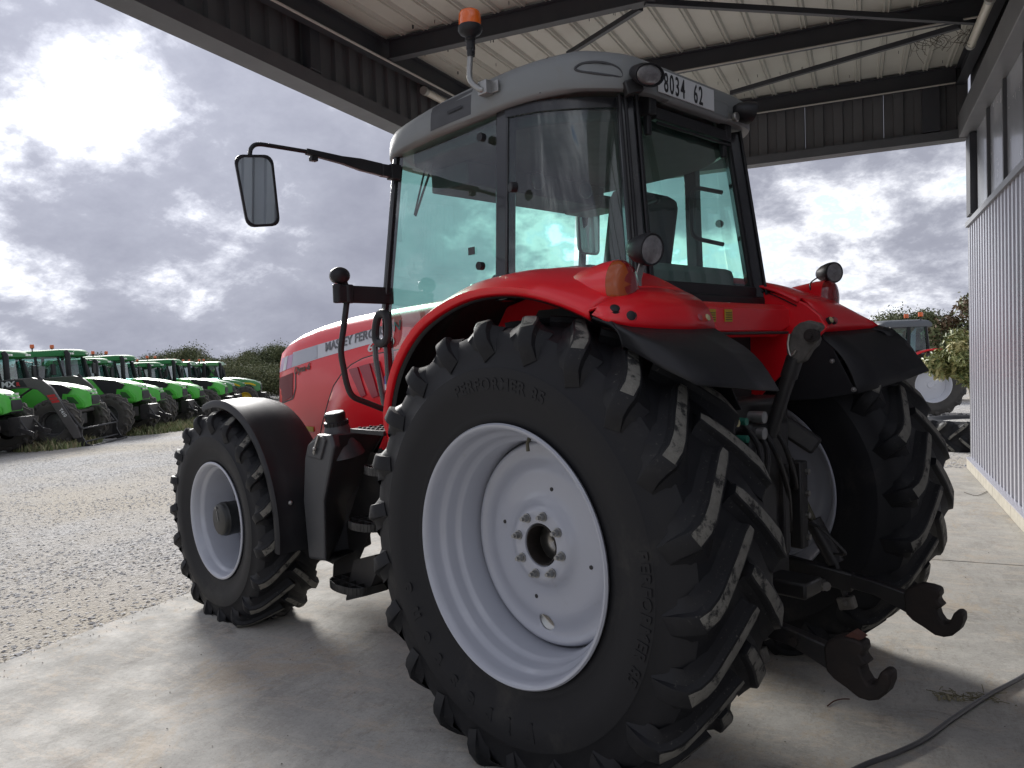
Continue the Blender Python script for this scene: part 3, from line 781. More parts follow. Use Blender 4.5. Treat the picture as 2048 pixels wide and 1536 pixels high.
# ------------------------------------------------------------------ the red tractor (X forward, Y left, Z up; origin under the rear axle)
trac = empty('red_tractor', TO, PI / 2 + YAW)
tag(trac, 'large red tractor with silver wheels and grey cab roof under the canopy', 'tractor')
HR, HF = 0.885, 0.645
RR, RF, XF = 0.928, 0.715, 2.79
def rear_wheel(sgn):
    mir = sgn < 0
    w = empty('rear_wheel', (0, sgn * 0.905, HR), 0, trac)
    t = make_tyre(RR, 0.535, 0.492, 0.225, 22, 0.042, 15.5, n=132, lw=0.058, phase=rad(119.1))
    if sgn > 0:
        L = MB(); yf = lambda r: float(np.interp(r, [0.56, 0.60, 0.68, 0.74], [0.258, 0.262, 0.270, 0.273])) + 0.0044
        RUBL = MATS['raised_rubber'] = RUBBER
        ring_text(L, 'PERFORMER 85', 0.066, 0.645, rad(92), yf, 0.0012, spacing=1.15, bold=0.002); L.build('sidewall_lettering', RUBL, w); L = MB()
        for i_, ch in enumerate('Firestone'):
            Lc = MB(); ring_text(Lc, ch, 0.10, 0.625, rad(-62) + (i_ - 4) * 0.175, yf, 0.0012, bold=0.003); Lc.build('raised_letter', RUBL, w)
        ring_text(L, 'PERFORMER 85', 0.060, 0.675, rad(180 + 8), yf, 0.0012, spacing=1.15, bold=0.002)
        L.build('sidewall_lettering', mat('raised_rubber', (0.016, 0.016, 0.018), 0.5), w)
    (t.mirrored() if mir else t).build('tyre', [RUBBER, LUGTOP, LUGSIDE], w, smooth=32, bevel=None)
    # rim barrel with its steps
    prof = [(0.494, 0.246), (0.507, 0.247), (0.511, 0.240), (0.509, 0.230), (0.496, 0.222)]
    out = [(0.500, 0.249), (0.508, 0.250), (0.513, 0.243), (0.511, 0.232), (0.499, 0.226), (0.4965, 0.243), (0.490, 0.236), (0.483, 0.218), (0.479, 0.185), (0.474, 0.172), (0.462, 0.163), (0.455, 0.150),
           (0.452, 0.120), (0.447, 0.108), (0.436, 0.100), (0.430, 0.088), (0.428, 0.02), (0.428, -0.09), (0.445, -0.12), (0.468, -0.16), (0.485, -0.215), (0.498, -0.236), (0.508, -0.240), (0.513, -0.232), (0.500, -0.226)]
    face = out[:2] + out[5:]
    lathe_y([(0.499, 0.226), (0.511, 0.232), (0.514, 0.243), (0.508, 0.2505), (0.500, 0.249), (0.4945, 0.243), (0.488, 0.234), (0.482, 0.216), (0.479, 0.188), (0.473, 0.174), (0.461, 0.165), (0.455, 0.152),
             (0.452, 0.122), (0.447, 0.108), (0.436, 0.100), (0.430, 0.088), (0.427, 0.02), (0.428, -0.09), (0.445, -0.12), (0.468, -0.16), (0.485, -0.215), (0.498, -0.236), (0.508, -0.240), (0.513, -0.232), (0.500, -0.226)], 120, mir).build('rim', SILVER, w, smooth=50)
    # dished disc
    d = MB()
    rings = [(0.0845, 0.032), (0.090, 0.040), (0.105, 0.0425), (0.135, 0.0425), (0.150, 0.040), (0.163, 0.030), (0.176, 0.020), (0.195, 0.013), (0.225, 0.010), (0.25, 0.0085), (0.27, 0.008), (0.285, 0.0075), (0.30, 0.006), (0.315, 0.002),
             (0.33, -0.004), (0.345, -0.009), (0.36, -0.011), (0.375, -0.010), (0.388, -0.006), (0.398, -0.001), (0.408, 0.0), (0.416, -0.006), (0.420, -0.018), (0.4275, -0.028)]
    disc_with_hole(d, rings, 128, (rad(-86), 0.335, 0.034, 0.042))
    d.lathe([(0.0845, 0.032), (0.083, 0.036), (0.079, 0.036), (0.077, 0.026), (0.077, -0.04)], 48, mi=1)
    d.lathe([(0.077, -0.04), (0.0, -0.045)], 32, mi=2)
    (d.mirrored() if mir else d).build('wheel_disc', [SILVER, RUST, STEEL], w, smooth=45, solid=0.008 if mir else 0.008)
    for k in range(8):
        a = 2 * PI * k / 8 + rad(12); m = MB(); hexnut(m, (0.122 * math.cos(a), 0.042, 0.122 * math.sin(a)), 0.0145, 0.026, 0.014)
        (m.mirrored() if mir else m).build('wheel_nut', ZINC, w)
    if not mir:
        for a, r in ((101, 0.232), (14, 0.245), (193, 0.247), (-75, 0.237)):
            m = MB(); m.cyl((r * math.cos(rad(a)), 0.009, r * math.sin(rad(a))), (r * math.cos(rad(a)), 0.0118, r * math.sin(rad(a))), 0.0085, 14); m.build('disc_hole', BLACKM, w)
        m = MB(); m.tube([(0.462 * math.cos(rad(100)), 0.16, 0.462 * math.sin(rad(100))), (0.44 * math.cos(rad(100.5)), 0.175, 0.44 * math.sin(rad(100.5))), (0.412 * math.cos(rad(102)), 0.178, 0.412 * math.sin(rad(102)))], [0.009, 0.007, 0.0075], 10)
        m.build('valve', mat('brass_valve', (0.10, 0.09, 0.06), 0.45, metal=0.5), w)
    return w
rear_wheel(1); rear_wheel(-1)
def front_wheel(sgn):
    mir = sgn < 0
    w = empty('front_wheel', (XF, sgn * 0.93, HF), rad(1.2), trac)
    t = make_tyre(RF, 0.425, 0.366, 0.18, 19, 0.038, 17.0, n=108, lw=0.046, phase=rad(20))
    (t.mirrored() if mir else t).build('tyre', [RUBBER, LUGTOP, LUGSIDE], w, smooth=32)
    if not mir:
        L = MB(); yf = lambda r: float(np.interp(r, [0.40, 0.45, 0.55, 0.6], [0.198, 0.207, 0.2165, 0.218])) + 0.001
        ring_text(L, 'Firestone', 0.06, 0.50, rad(95), yf, 0.0012, spacing=1.2, bold=0.002)
        L.build('sidewall_lettering', MATS['raised_rubber'], w); L = MB(); ring_text(L, 'PERFORMER 85', 0.045, 0.50, rad(-95), yf, 0.0012, flip=True, spacing=1.2)
        L.build('sidewall_lettering', MATS['raised_rubber'], w)
    lathe_y([(0.370, 0.180), (0.382, 0.186), (0.384, 0.194), (0.378, 0.199), (0.370, 0.198), (0.364, 0.190), (0.356, 0.180), (0.352, 0.150), (0.345, 0.138), (0.334, 0.130), (0.330, 0.115), (0.322, 0.05), (0.318, -0.08),
             (0.335, -0.12), (0.356, -0.17), (0.370, -0.19), (0.382, -0.186), (0.372, -0.178)], 96, mir).build('rim', SILVER, w, smooth=50)
    lathe_y([(0.100, -0.055), (0.17, -0.055), (0.21, -0.060), (0.25, -0.075), (0.29, -0.085), (0.319, -0.095)], 72, mir).build('wheel_disc', SILVER, w, smooth=50, solid=0.008)
    m = MB(); m.lathe([(0.0, 0.170), (0.090, 0.170), (0.100, 0.166), (0.106, 0.155), (0.108, 0.142), (0.112, 0.138), (0.112, 0.110), (0.108, 0.105), (0.108, -0.054), (0.125, -0.054), (0.125, -0.07)], 48)
    (m.mirrored() if mir else m).build('hub', mat('dark_hub_paint', (0.011, 0.012, 0.0115), 0.4, var=(12, 0.5)), w, smooth=40)
    for k in range(8):
        a = 2 * PI * k / 8 + 0.3; m = MB(); hexnut(m, (0.165 * math.cos(a), -0.054, 0.165 * math.sin(a)), 0.013, 0.024, 0.012)
        (m.mirrored() if mir else m).build('wheel_nut', ZINC, w)
    m = MB(); m.cyl((0.03, 0.17, 0.075), (0.03, 0.178, 0.075), 0.009, 10); m.bar((0.02, 0.1715, 0.055), (0.005, 0.1715, -0.01), 0.006, 0.004); (m.mirrored() if mir else m).build('hub_plug', ZINC, w)
front_wheel(1); front_wheel(-1)

def part(mb, name, m, **k): return mb.build(name, m, trac, **k)
def both(mb, name, m, **k):
    part(mb, name, m, **k); part(mb.mirrored(), name, m, **k)

# ---------------- chassis, axles, transmission
m = MB(); m.box((0.55, 0, 0.92), (1.75, 0.44, 0.52)); m.box((-0.12, 0, 0.95), (0.55, 0.50, 0.62)); m.box((2.2, 0, 0.85), (1.6, 0.40, 0.40)); part(m, 'transmission_housing', BLACKM, bevel=0.03)
m = MB(); m.tube([(0, -0.80, HR), (0, -0.42, HR), (0, -0.3, HR), (0, 0.3, HR), (0, 0.42, HR), (0, 0.80, HR)], [0.12, 0.15, 0.24, 0.24, 0.15, 0.12], 20); part(m, 'rear_axle', BLACKM)
m = MB(); m.tube([(XF, -0.80, HF), (XF, -0.5, HF), (XF, -0.25, HF - 0.02), (XF, 0.25, HF - 0.02), (XF, 0.5, HF), (XF, 0.80, HF)], [0.11, 0.12, 0.17, 0.17, 0.12, 0.11], 18)
for s in (-1, 1): m.ball((XF, s * 0.66, HF), 0.17, 14, 10, sc=(1, 0.9, 1.25))
part(m, 'front_axle', BLACKM)
m = MB(); m.box((2.35, 0, 1.20), (1.5, 0.50, 0.42)); m.cyl((2.0, 0.26, 1.05), (2.0, 0.40, 1.05), 0.11); m.tube(arc_pts([(1.7, 0.32, 1.35), (2.0, 0.36, 1.30), (2.3, 0.33, 1.22), (2.5, 0.3, 1.0)], 6), 0.035, 10); part(m, 'engine_block', BLACKM, bevel=0.02)

# ---------------- hood
def hood_section(X, hw, zt, zb_, crown, n=9):
    """half section mirrored: sides slightly leaning, rounded shoulders"""
    pts = [(hw * 0.97, zb_), (hw * 1.0, zb_ + 0.3 * (zt - zb_)), (hw * 0.985, zb_ + 0.62 * (zt - zb_)), (hw * 0.955, zb_ + 0.80 * (zt - zb_)), (hw * 0.90, zb_ + 0.92 * (zt - zb_)), (hw * 0.80, zt - 0.022), (hw * 0.62, zt), (hw * 0.32, zt + crown * 0.8), (0, zt + crown)]
    return [(X, y, z) for y, z in pts] + [(X, -y, z) for y, z in reversed(pts[:-1])]
# (X, half width, shoulder height, bottom)
HP = [(1.36, 0.405, 2.000, 1.12), (1.70, 0.41, 1.988, 1.10), (2.05, 0.413, 1.975, 1.08), (2.40, 0.412, 1.955, 1.08), (2.70, 0.408, 1.925, 1.10), (2.98, 0.402, 1.880, 1.12), (3.18, 0.392, 1.830, 1.13), (3.30, 0.372, 1.782, 1.14), (3.37, 0.33, 1.735, 1.16), (3.40, 0.26, 1.68, 1.18)]
m = MB(); m.loft([hood_section(X, w, zt, zbm, 0.022) for X, w, zt, zbm in HP]); hood = part(m, 'hood', RED, smooth=50, fixn=True)
def hood_y(X): return float(np.interp(X, [p[0] for p in HP], [p[1] for p in HP]))
def hood_side(X, Z, off=0.0):
    hw = hood_y(X); zt = float(np.interp(X, [p[0] for p in HP], [p[2] for p in HP])); zbm = float(np.interp(X, [p[0] for p in HP], [p[3] for p in HP]))
    f = (Z - zbm) / (zt - zbm)
    return hw * float(np.interp(f, [0, 0.3, 0.62, 0.80, 0.92, 1.0], [0.97, 1.0, 0.985, 0.955, 0.90, 0.78])) + off
def side_px(px, py, off=0.002):
    """point on the left flank of the hood under a photo pixel"""
    Y = 0.40
    for _ in range(8):
        p = PY(px, py, Y); Y = hood_side(p.x, p.z, off)
    return PY(px, py, Y)
def side_sheet(pix_top, pix_bot, off=0.002, nx=14, nz=4):
    """a decal patch on the hood flank between two pixel polylines"""
    def samp(pl, t):
        L = [0]
        for a, b_ in zip(pl, pl[1:]): L.append(L[-1] + math.dist(a, b_))
        t *= L[-1]
        return (float(np.interp(t, L, [p[0] for p in pl])), float(np.interp(t, L, [p[1] for p in pl])))
    vs = []; fs = []
    for i in range(nx + 1):
        a = samp(pix_top, i / nx); c = samp(pix_bot, i / nx)
        for j in range(nz + 1):
            f = j / nz; p = side_px(a[0] * (1 - f) + c[0] * f, a[1] * (1 - f) + c[1] * f, off); vs.append(p)
    for i in range(nx):
        for j in range(nz):
            q = i * (nz + 1) + j; fs.append((q, q + 1, q + nz + 2, q + nz + 1))
    return vs, fs
def sheet_part(name, top, bot, mt, off=0.002, **k):
    b = MB(); b.add(*side_sheet(top, bot, off, **k)); o = b.build(name, mt, hood, smooth=60); return o
sheet_part('silver_band', [(586, 705), (640, 688), (700, 671), (772, 650)], [(583, 735), (640, 716), (700, 699), (772, 679)], DECAL)
sheet_part('grey_band', [(587, 706), (634, 690)], [(584, 733), (634, 716)], GREYDECAL, off=0.004)
sheet_part('pink_band', [(564, 717), (586, 708)], [(559, 745), (583, 735)], PINKDECAL, off=0.003, nx=4)
sheet_part('pale_stripe', [(570, 714), (576, 711)], [(566, 742), (572, 739)], DECAL, off=0.005, nx=2)
sheet_part('front_grille', [(559, 756), (586, 745)], [(558, 808), (585, 794)], DARKRED, off=0.003, nx=4)
def flank_text(txt, px0, py0, px1, py1, size, mt, depth=0.001, shear=0.0, bold=0.0, name='lettering', spacing=1.0):
    """lettering on the hood flank from one pixel to another (baseline)"""
    a = side_px(px0, py0, 0.006); b_ = side_px(px1, py1, 0.006)
    vs, fs = text_mesh(txt, size, depth, shear, 'LEFT', spacing, bold)
    w = max(v.x for v in vs); L = (b_ - a).length; k = L / w
    d = (b_ - a).normalized(); up = Vector((0, 0, 1)); up = (up - d * up.dot(d)).normalized()
    b = MB(); out = []
    for v in vs:
        p = a + d * (v.x * k) + up * v.y
        out.append(Vector((p.x, hood_side(p.x, p.z, 0.006) + v.z, p.z)))
    b.add(out, fs); b.build(name, mt, hood)
flank_text('MASSEY FERGUSON', 650, 703, 800, 659, 0.085, GREYINK, bold=0.0012)
flank_text('6490', 735, 705, 789, 690, 0.075, CHROMEINK, bold=0.001)
flank_text('Dyna-6', 588, 748, 620, 738, 0.066, GOLDINK, shear=0.25, bold=0.001)
# engine side panel with three scooped louvres
def panel_poly():
    pix = [(798, 700), (757, 708), (725, 718), (703, 730), (684, 748), (668, 772), (657, 805), (645, 850), (638, 888), (700, 882), (800, 860)]
    return pix
pts = [side_px(x, y, 0.014) for x, y in panel_poly()]
m = MB(); n = len(pts); inner = [Vector((p.x, p.y - 0.05, p.z)) for p in pts]
cpt = Vector((sum(p.x for p in pts) / n, sum(p.y for p in pts) / n + 0.030, sum(p.z for p in pts) / n))
mid = [p.lerp(cpt, 0.10) + Vector((0, 0.014, 0)) for p in pts]
vs = inner + pts + mid + [cpt]
fs = [(i, (i + 1) % n, n + (i + 1) % n, n + i) for i in range(n)] + [(n + i, n + (i + 1) % n, 2 * n + (i + 1) % n, 2 * n + i) for i in range(n)] + [(2 * n + i, 2 * n + (i + 1) % n, 3 * n) for i in range(n)]
m.add(vs, fs); sp = part(m, 'engine_side_panel', RED, smooth=40, fixn=True)
m = MB(); m.tube([side_px(x, y, 0.006) for x, y in panel_poly()[:9]], 0.0075, 6); m.build('panel_seam', BLACKM, hood)
for q in ([(697, 739), (714, 734), (731, 790), (722, 795)], [(717, 733), (738, 727), (756, 792), (744, 796)], [(741, 727), (757, 722), (772, 780), (766, 790)]):
    a = [side_px(x, y, 0.040) for x, y in q]; m = MB(); dd = [Vector((p.x, p.y - 0.02, p.z)) for p in a]
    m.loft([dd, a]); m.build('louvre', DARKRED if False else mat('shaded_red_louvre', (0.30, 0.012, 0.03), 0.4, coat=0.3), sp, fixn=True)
sheet_part('seam', [(557, 808), (585, 796), (590, 775), (590, 745)], [(557, 811), (587, 798), (592, 776), (592, 745)], BLACKM, off=0.0025, nz=1)
m = MB(); p = side_px(620, 858, 0.006); m.box(p, (0.10, 0.004, 0.035)); m.build('warning_label', YELLOW, hood)
m = MB(); m.box((3.395, 0, 1.42), (0.03, 0.40, 0.42)); part(m, 'front_grille', DARKRED, bevel=0.01)
m = MB(); m.box((3.30, 0, 0.78), (0.35, 0.5, 0.42)); part(m, 'front_weight', BLACKM, bevel=0.03)

# ---------------- front mudguards
def mudguard():
    b = MB(); secs = []
    pa = [(128, 0.765), (118, 0.768), (105, 0.772), (90, 0.775), (70, 0.775), (50, 0.775), (30, 0.775), (12, 0.775), (-4, 0.775)]
    for a_, r_ in [(a, 0.772) for a in np.linspace(72, 188, 30)]:
        a = rad(a_); xs = XF + r_ * math.cos(a); zs = HF + r_ * math.sin(a)
        ex, ez = math.cos(a), math.sin(a)
        lip = 0.035; Y0, Y1 = 0.70, 1.075
        sec = []
        for y, dr in ((Y1 - 0.004, -lip), (Y1 + 0.004, -lip), (Y1 + 0.004, 0.0), (Y1 - 0.006, 0.012), (Y1 - 0.03, 0.006), (Y1 - 0.08, 0.010), (0.88, 0.018), (Y0 + 0.06, 0.008), (Y0, -0.01), (Y0, -0.018), (Y0 + 0.06, -0.002), (0.88, 0.008), (Y1 - 0.08, 0.0), (Y1 - 0.03, -0.004), (Y1 - 0.010, -0.004)):
            sec.append((xs + ex * dr, y, zs + ez * dr))
        secs.append(sec)
    b.loft(secs); return b
both(mudguard(), 'front_mudguard', BLACKP, smooth=40, fixn=True)
m = MB(); p = PY(567, 988, 1.0); p = Vector((2.035, 0.98, 0.80)); m.ball((2.01, 0.99, 0.83), 0.014, 10, 6); part(m, 'mudguard_bolt', ZINC)
m = MB(); m.bar((2.62, 0.62, 0.72), (2.62, 0.80, 1.36), 0.06, 0.03); both(m, 'mudguard_bracket', BLACKM)

# ---------------- fuel tank and steps
def tank():
    b = MB()
    outer = [(612, 915), (618, 888), (637, 868), (664, 869), (671, 892), (650, 1002), (653, 1122), (620, 1117), (609, 1000)]
    Yo = 0.93
    A = [PY(x, y, Yo) for x, y in outer]
    # inner copy, rear edge runs further back
    Yi = 0.50
    Bq = []
    for (x, y), p in zip(outer, A):
        Bq.append(Vector((p.x, Yi, p.z)))
    for idx, px_ in ((3, (770, 862)), (4, (748, 900)), (5, (715, 1000)), (6, (668, 1131))): Bq[idx] = PY(*px_, Yi)
    mid = [a.lerp(c, 0.10) for a, c in zip(A, Bq)]
    cen = sum(A, Vector()) / len(A)
    A2 = [Vector((p.x + (cen.x - p.x) * 0.07, Yo + 0.012, p.z + (cen.z - p.z) * 0.03)) for p in A]
    b.loft([Bq, mid, A, A2]); return b
TANKM = mat('tank_plastic', (0.040, 0.042, 0.046), 0.42, var=(6, 0.5), col2=(0.055, 0.056, 0.06), bump=(500, 0.1, 0.001), dirt=((0.085, 0.08, 0.07), 4, 0.55, 1.0))
tk = part(tank(), 'fuel_tank', TANKM, smooth=30, bevel=0.018, fixn=True)
nb = PY(676, 866, 0.82); nt_ = PY(669, 826, 0.84)
m = MB(); ax = (nt_ - nb).normalized(); m.tube([nb - ax * 0.13, nb - ax * 0.02, nb + ax * 0.05], [0.135, 0.088, 0.066], 24); m.build('filler_neck', TANKM, tk)
m = MB(); m.tube([nb + ax * 0.045, nb + ax * 0.050, nb + ax * 0.072, nb + ax * 0.075, nb + ax * 0.115, nb + ax * 0.125], [0.060, 0.066, 0.066, 0.058, 0.060, 0.052], 24)
for k in range(18):
    a = 2 * PI * k / 18; R = rot_to(ax); c = nb + ax * 0.06 + R @ Vector((math.cos(a) * 0.066, math.sin(a) * 0.066, 0)); m.box(c, (0.008, 0.008, 0.022), R)
m.build('filler_cap', BLACKP, tk)
m = MB(); q = [PY(x, y, 0.955) for x, y in ((614, 913), (620, 886), (640, 872), (650, 880), (640, 920))]
m.loft([[Vector((p.x, 0.92, p.z)) for p in q], q]); m.build('tank_lid', TANKM, tk, fixn=True, bevel=0.006)
m = MB(); a = PY(637, 872, 0.962); c = PY(629, 898, 0.968); m.bar(a, c, 0.012, 0.010, (0, 1, 0)); m.ball(c, 0.012, 8, 6); m.bar(c, PY(627, 908, 0.964), 0.02, 0.004, (0, 1, 0)); m.build('lid_latch', STEEL, tk)
m = MB(); m.box((1.34, 0.70, 1.272), (0.32, 0.36, 0.025))
for k in range(7):
    for j in range(5): m.cyl((1.21 + k * 0.042, 0.56 + j * 0.07, 1.284), (1.21 + k * 0.042, 0.56 + j * 0.07, 1.292), 0.010, 8)
part(m, 'platform_tread', BLACKP, bevel=0.003)
m = MB(); q = [PY(x, y, 0.66) for x, y in ((742, 905), (668, 1131), (667, 1160), (700, 1165), (770, 1000), (775, 905))]
m.loft([q, [Vector((p.x, p.y + 0.006, p.z)) for p in q]]); part(m, 'step_plate', BLACKM, fixn=True)
def step(pl, pr, Y, name='step'):
    """D-shaped open grid tread whose outer rim spans two pixels"""
    a = PY(*pl, Y); c = PY(*pr, Y); L = a.x - c.x; cx_ = (a.x + c.x) / 2; z = (a.z + c.z) / 2
    b = MB(); rim = []
    for k in range(17):
        t = PI * k / 16; rim.append((cx_ + L / 2 * math.cos(t), Y + 0.075 * math.sin(t), z))
    loop = [(cx_ + L / 2, Y - 0.16, z)] + rim + [(cx_ - L / 2, Y - 0.16, z)]
    for p, q_ in zip(loop, loop[1:] + loop[:1]): b.bar(p, q_, 0.008, 0.045)
    for k in range(1, 4):
        x = cx_ - L / 2 + L * k / 4; b.bar((x, Y - 0.16, z + 0.008), (x, Y + 0.075 * math.sin(math.acos((x - cx_) / (L / 2))), z + 0.008), 0.006, 0.03)
    for k in range(3): b.bar((cx_ - L / 2, Y - 0.11 + k * 0.06, z + 0.008), (cx_ + L / 2, Y - 0.11 + k * 0.06, z + 0.008), 0.006, 0.03)
    part(b, name, mat('worn_black_steel', (0.05, 0.05, 0.05), 0.35, metal=0.5, var=(20, 0.8), col2=(0.015, 0.015, 0.015)), bevel=0.002)
step((668, 1163), (732, 1180), 0.80); step((706, 1044), (760, 1054), 0.80); step((739, 936), (790, 944), 0.80)
m = MB(); q = [PY(x, y, 0.62) for x, y in ((748, 1110), (732, 1185), (732, 1190), (775, 1180), (800, 1120), (790, 1100))]
m.loft([q, [Vector((p.x, p.y + 0.14, p.z)) for p in q]]); part(m, 'step_bracket', BLACKM, fixn=True)
m = MB(); m.cyl((1.02, 0.50, 0.45), (1.02, 0.50, 0.9), 0.085, 18); m.box((1.1, 0.45, 0.75), (0.5, 0.3, 0.35)); part(m, 'battery_box', BLACKP, bevel=0.02)

# ---------------- cab
CABB = [(-0.205, 0.0), (-0.205, 0.44), (-0.195, 0.50), (-0.12, 0.575), (0.0, 0.66), (0.15, 0.745), (0.31, 0.795), (0.36, 0.80), (0.80, 0.81), (1.20, 0.80), (1.28, 0.74), (1.36, 0.55), (1.40, 0.30), (1.41, 0.0)]
def cab_pt(i, f):
    """outline point i at height fraction f (0 at z 1.92, 1 at z 2.75): the cab narrows upwards"""
    x, y = CABB[i]; z = 1.92 + 0.83 * f
    top_x = {0: -0.11, 1: -0.11, 2: -0.10, 3: -0.045, 4: 0.045, 5: 0.165, 6: 0.30, 7: 0.345, 8: 0.75, 9: 1.10, 10: 1.17, 11: 1.25, 12: 1.29, 13: 1.30}[i]
    top_y = y * {0: 1, 1: 0.88, 2: 0.885, 3: 0.92, 4: 0.945, 5: 0.955, 6: 0.955, 7: 0.955, 8: 0.955, 9: 0.945, 10: 0.94, 11: 0.94, 12: 0.94, 13: 1}[i]
    return Vector((x + (top_x - x) * f, y + (top_y - y) * f, z))
def pane(idx, f0, f1, off=0.0, nseg=5, nz=6):
    ps = []
    for i in range(len(idx) - 1):
        for k in range(nseg): ps.append((idx[i], idx[i + 1], k / nseg))
    ps.append((idx[-2], idx[-1], 1.0)); vs = []; fs = []
    for a, c, t in ps:
        for j in range(nz + 1):
            f = f0 + (f1 - f0) * j / nz; vs.append(cab_pt(a, f).lerp(cab_pt(c, f), t))
    for i in range(len(ps) - 1):
        for j in range(nz): q = i * (nz + 1) + j; fs.append((q, q + nz + 1, q + nz + 2, q + 1))
    b = MB(); b.add(vs, fs); return b
def smooth_quarter(f0, f1, n=16, nz=8):
    vs = []; fs = []
    cols = []
    for j in range(nz + 1):
        f = f0 + (f1 - f0) * j / nz; cols.append(arc_pts([cab_pt(i, f) for i in (2, 3, 4, 5, 6)], 5))
    n = len(cols[0])
    for i in range(n):
        for j in range(nz + 1): vs.append(cols[j][i])
    for i in range(n - 1):
        for j in range(nz): q = i * (nz + 1) + j; fs.append((q, q + nz + 1, q + nz + 2, q + 1))
    b = MB(); b.add(vs, fs); return b
both(smooth_quarter(0.015, 0.975), 'quarter_window', GLASS, smooth=60)
# door glass runs lower at the front
def door_glass():
    cols = []
    for k in range(11):
        t = k / 10; a = cab_pt(7, 0).lerp(cab_pt(9, 0), t); c = cab_pt(7, 0.975).lerp(cab_pt(9, 0.975), t)
        zb_ = float(np.interp(t, [0, 0.25, 0.5, 0.75, 1.0], [1.93, 1.90, 1.75, 1.50, 1.32])); d = (c - a) / (c.z - a.z)
        lo = a + d * (zb_ - a.z); lo.y = min(lo.y, 0.815); lo.x = a.x if zb_ < a.z else lo.x
        if t > 0.9: lo.x -= 0.05 * (t - 0.9) * 10
        cols.append([lo.lerp(a if zb_ < a.z else lo, 0.5) , a if zb_ < a.z - 0.005 else lo, a.lerp(c, 0.5), c]); cols[-1][0] = lo
    vs = [p for q in cols for p in q]; fs = []
    for i in range(len(cols) - 1):
        for j in range(3): q = i * 4 + j; fs.append((q, q + 4, q + 5, q + 1))
    b = MB(); b.add(vs, fs); return b
both(door_glass(), 'door_glass', GLASS, smooth=60)
m = MB(); vs = []
rw = []
for f in np.linspace(0.01, 0.97, 7):
    for t in np.linspace(-1, 1, 7):
        p = cab_pt(1, f); rw.append((p.x - 0.006 * (1 - t * t), p.y * t, p.z))
m.add(rw, [(i * 7 + j, i * 7 + j + 1, i * 7 + j + 8, i * 7 + j + 7) for i in range(6) for j in range(6)]); part(m, 'rear_window', GLASS, smooth=60)
m = MB(); ws = []
for f in np.linspace(-0.10, 0.97, 7):
    row = arc_pts([cab_pt(10, f), cab_pt(11, f), cab_pt(12, f), cab_pt(13, f)] + [Vector((p.x, -p.y, p.z)) for p in (cab_pt(12, f), cab_pt(11, f), cab_pt(10, f))], 4); ws.append(row)
nw = len(ws[0]); m.add([p for r in ws for p in r], [(i * nw + j, i * nw + j + 1, (i + 1) * nw + j + 1, (i + 1) * nw + j) for i in range(6) for j in range(nw - 1)]); part(m, 'windscreen', GLASS, smooth=60)
# posts
def post(path, w, h, name='cab_post', mt=None, up=(0, 1, 0)):
    b = MB()
    P = [Vector(p) for p in path]; secs = []
    for i, p in enumerate(P):
        t = (P[min(i + 1, len(P) - 1)] - P[max(i - 1, 0)]).normalized(); u = Vector(up); u = (u - t * u.dot(t)).normalized(); s = t.cross(u)
        secs.append([p + u * h / 2 + s * w / 2, p - u * h / 2 + s * w / 2, p - u * h / 2 - s * w / 2, p + u * h / 2 - s * w / 2])
    b.loft(secs); both(b, name, mt or GLOSSB, bevel=0.008, fixn=True)
GLOSSB = mat('gloss_black_frame', (0.016, 0.017, 0.02), 0.22, coat=0.4, var=(10, 0.4), dirt=((0.06, 0.058, 0.052), 8, 0.6, 1.1))
post([cab_pt(6, 0.0) + Vector((0.025, -0.02, -0.02)), cab_pt(6, 0.5) + Vector((0.025, -0.02, 0)), cab_pt(6, 1.0) + Vector((0.025, -0.02, 0))], 0.075, 0.06)
post([(1.20, 0.775, 1.30), (1.235, 0.785, 1.55), cab_pt(9, 0.0) + Vector((0.045, -0.015, 0)), cab_pt(9, 0.5) + Vector((0.04, -0.015, 0)), cab_pt(9, 1.0) + Vector((0.03, -0.01, 0))], 0.032, 0.05)
post([cab_pt(2, -0.04), cab_pt(2, 0.5), cab_pt(2, 1.0)], 0.085, 0.075, up=(0.7, 0.7, 0))
# gasket strips on the rear post
b = MB()
for dx, dy in ((-0.035, 0.045), (-0.06, 0.0), (-0.02, 0.065)): b.tube([cab_pt(2, 0) + Vector((dx, dy - 0.01, 0)), cab_pt(2, 1.0) + Vector((dx, dy - 0.01, 0))], 0.007, 8)
both(b, 'door_seal', BLACKP)
# window frames round the quarter glass
def qframe(f0, f1):
    b = MB()
    if True:
        lo = arc_pts([cab_pt(i, f0) for i in (2, 3, 4, 5, 6)], 5); hi = arc_pts([cab_pt(i, f1) for i in (2, 3, 4, 5, 6)], 5)
        c = Vector((0.35, 0, 0))
        def o(p, d): v = (Vector((p.x, p.y, 0)) - c).normalized(); return p + v * d
        secs = [[o(a, 0.012), o(a, -0.012), o(h, -0.012), o(h, 0.012)] for a, h in zip(lo, hi)]
        b.loft(secs)
    return b
for f0, f1 in ((0.0, 0.055), (0.945, 1.0)): both(qframe(f0, f1), 'quarter_window_frame', GLOSSB, smooth=40, fixn=True)
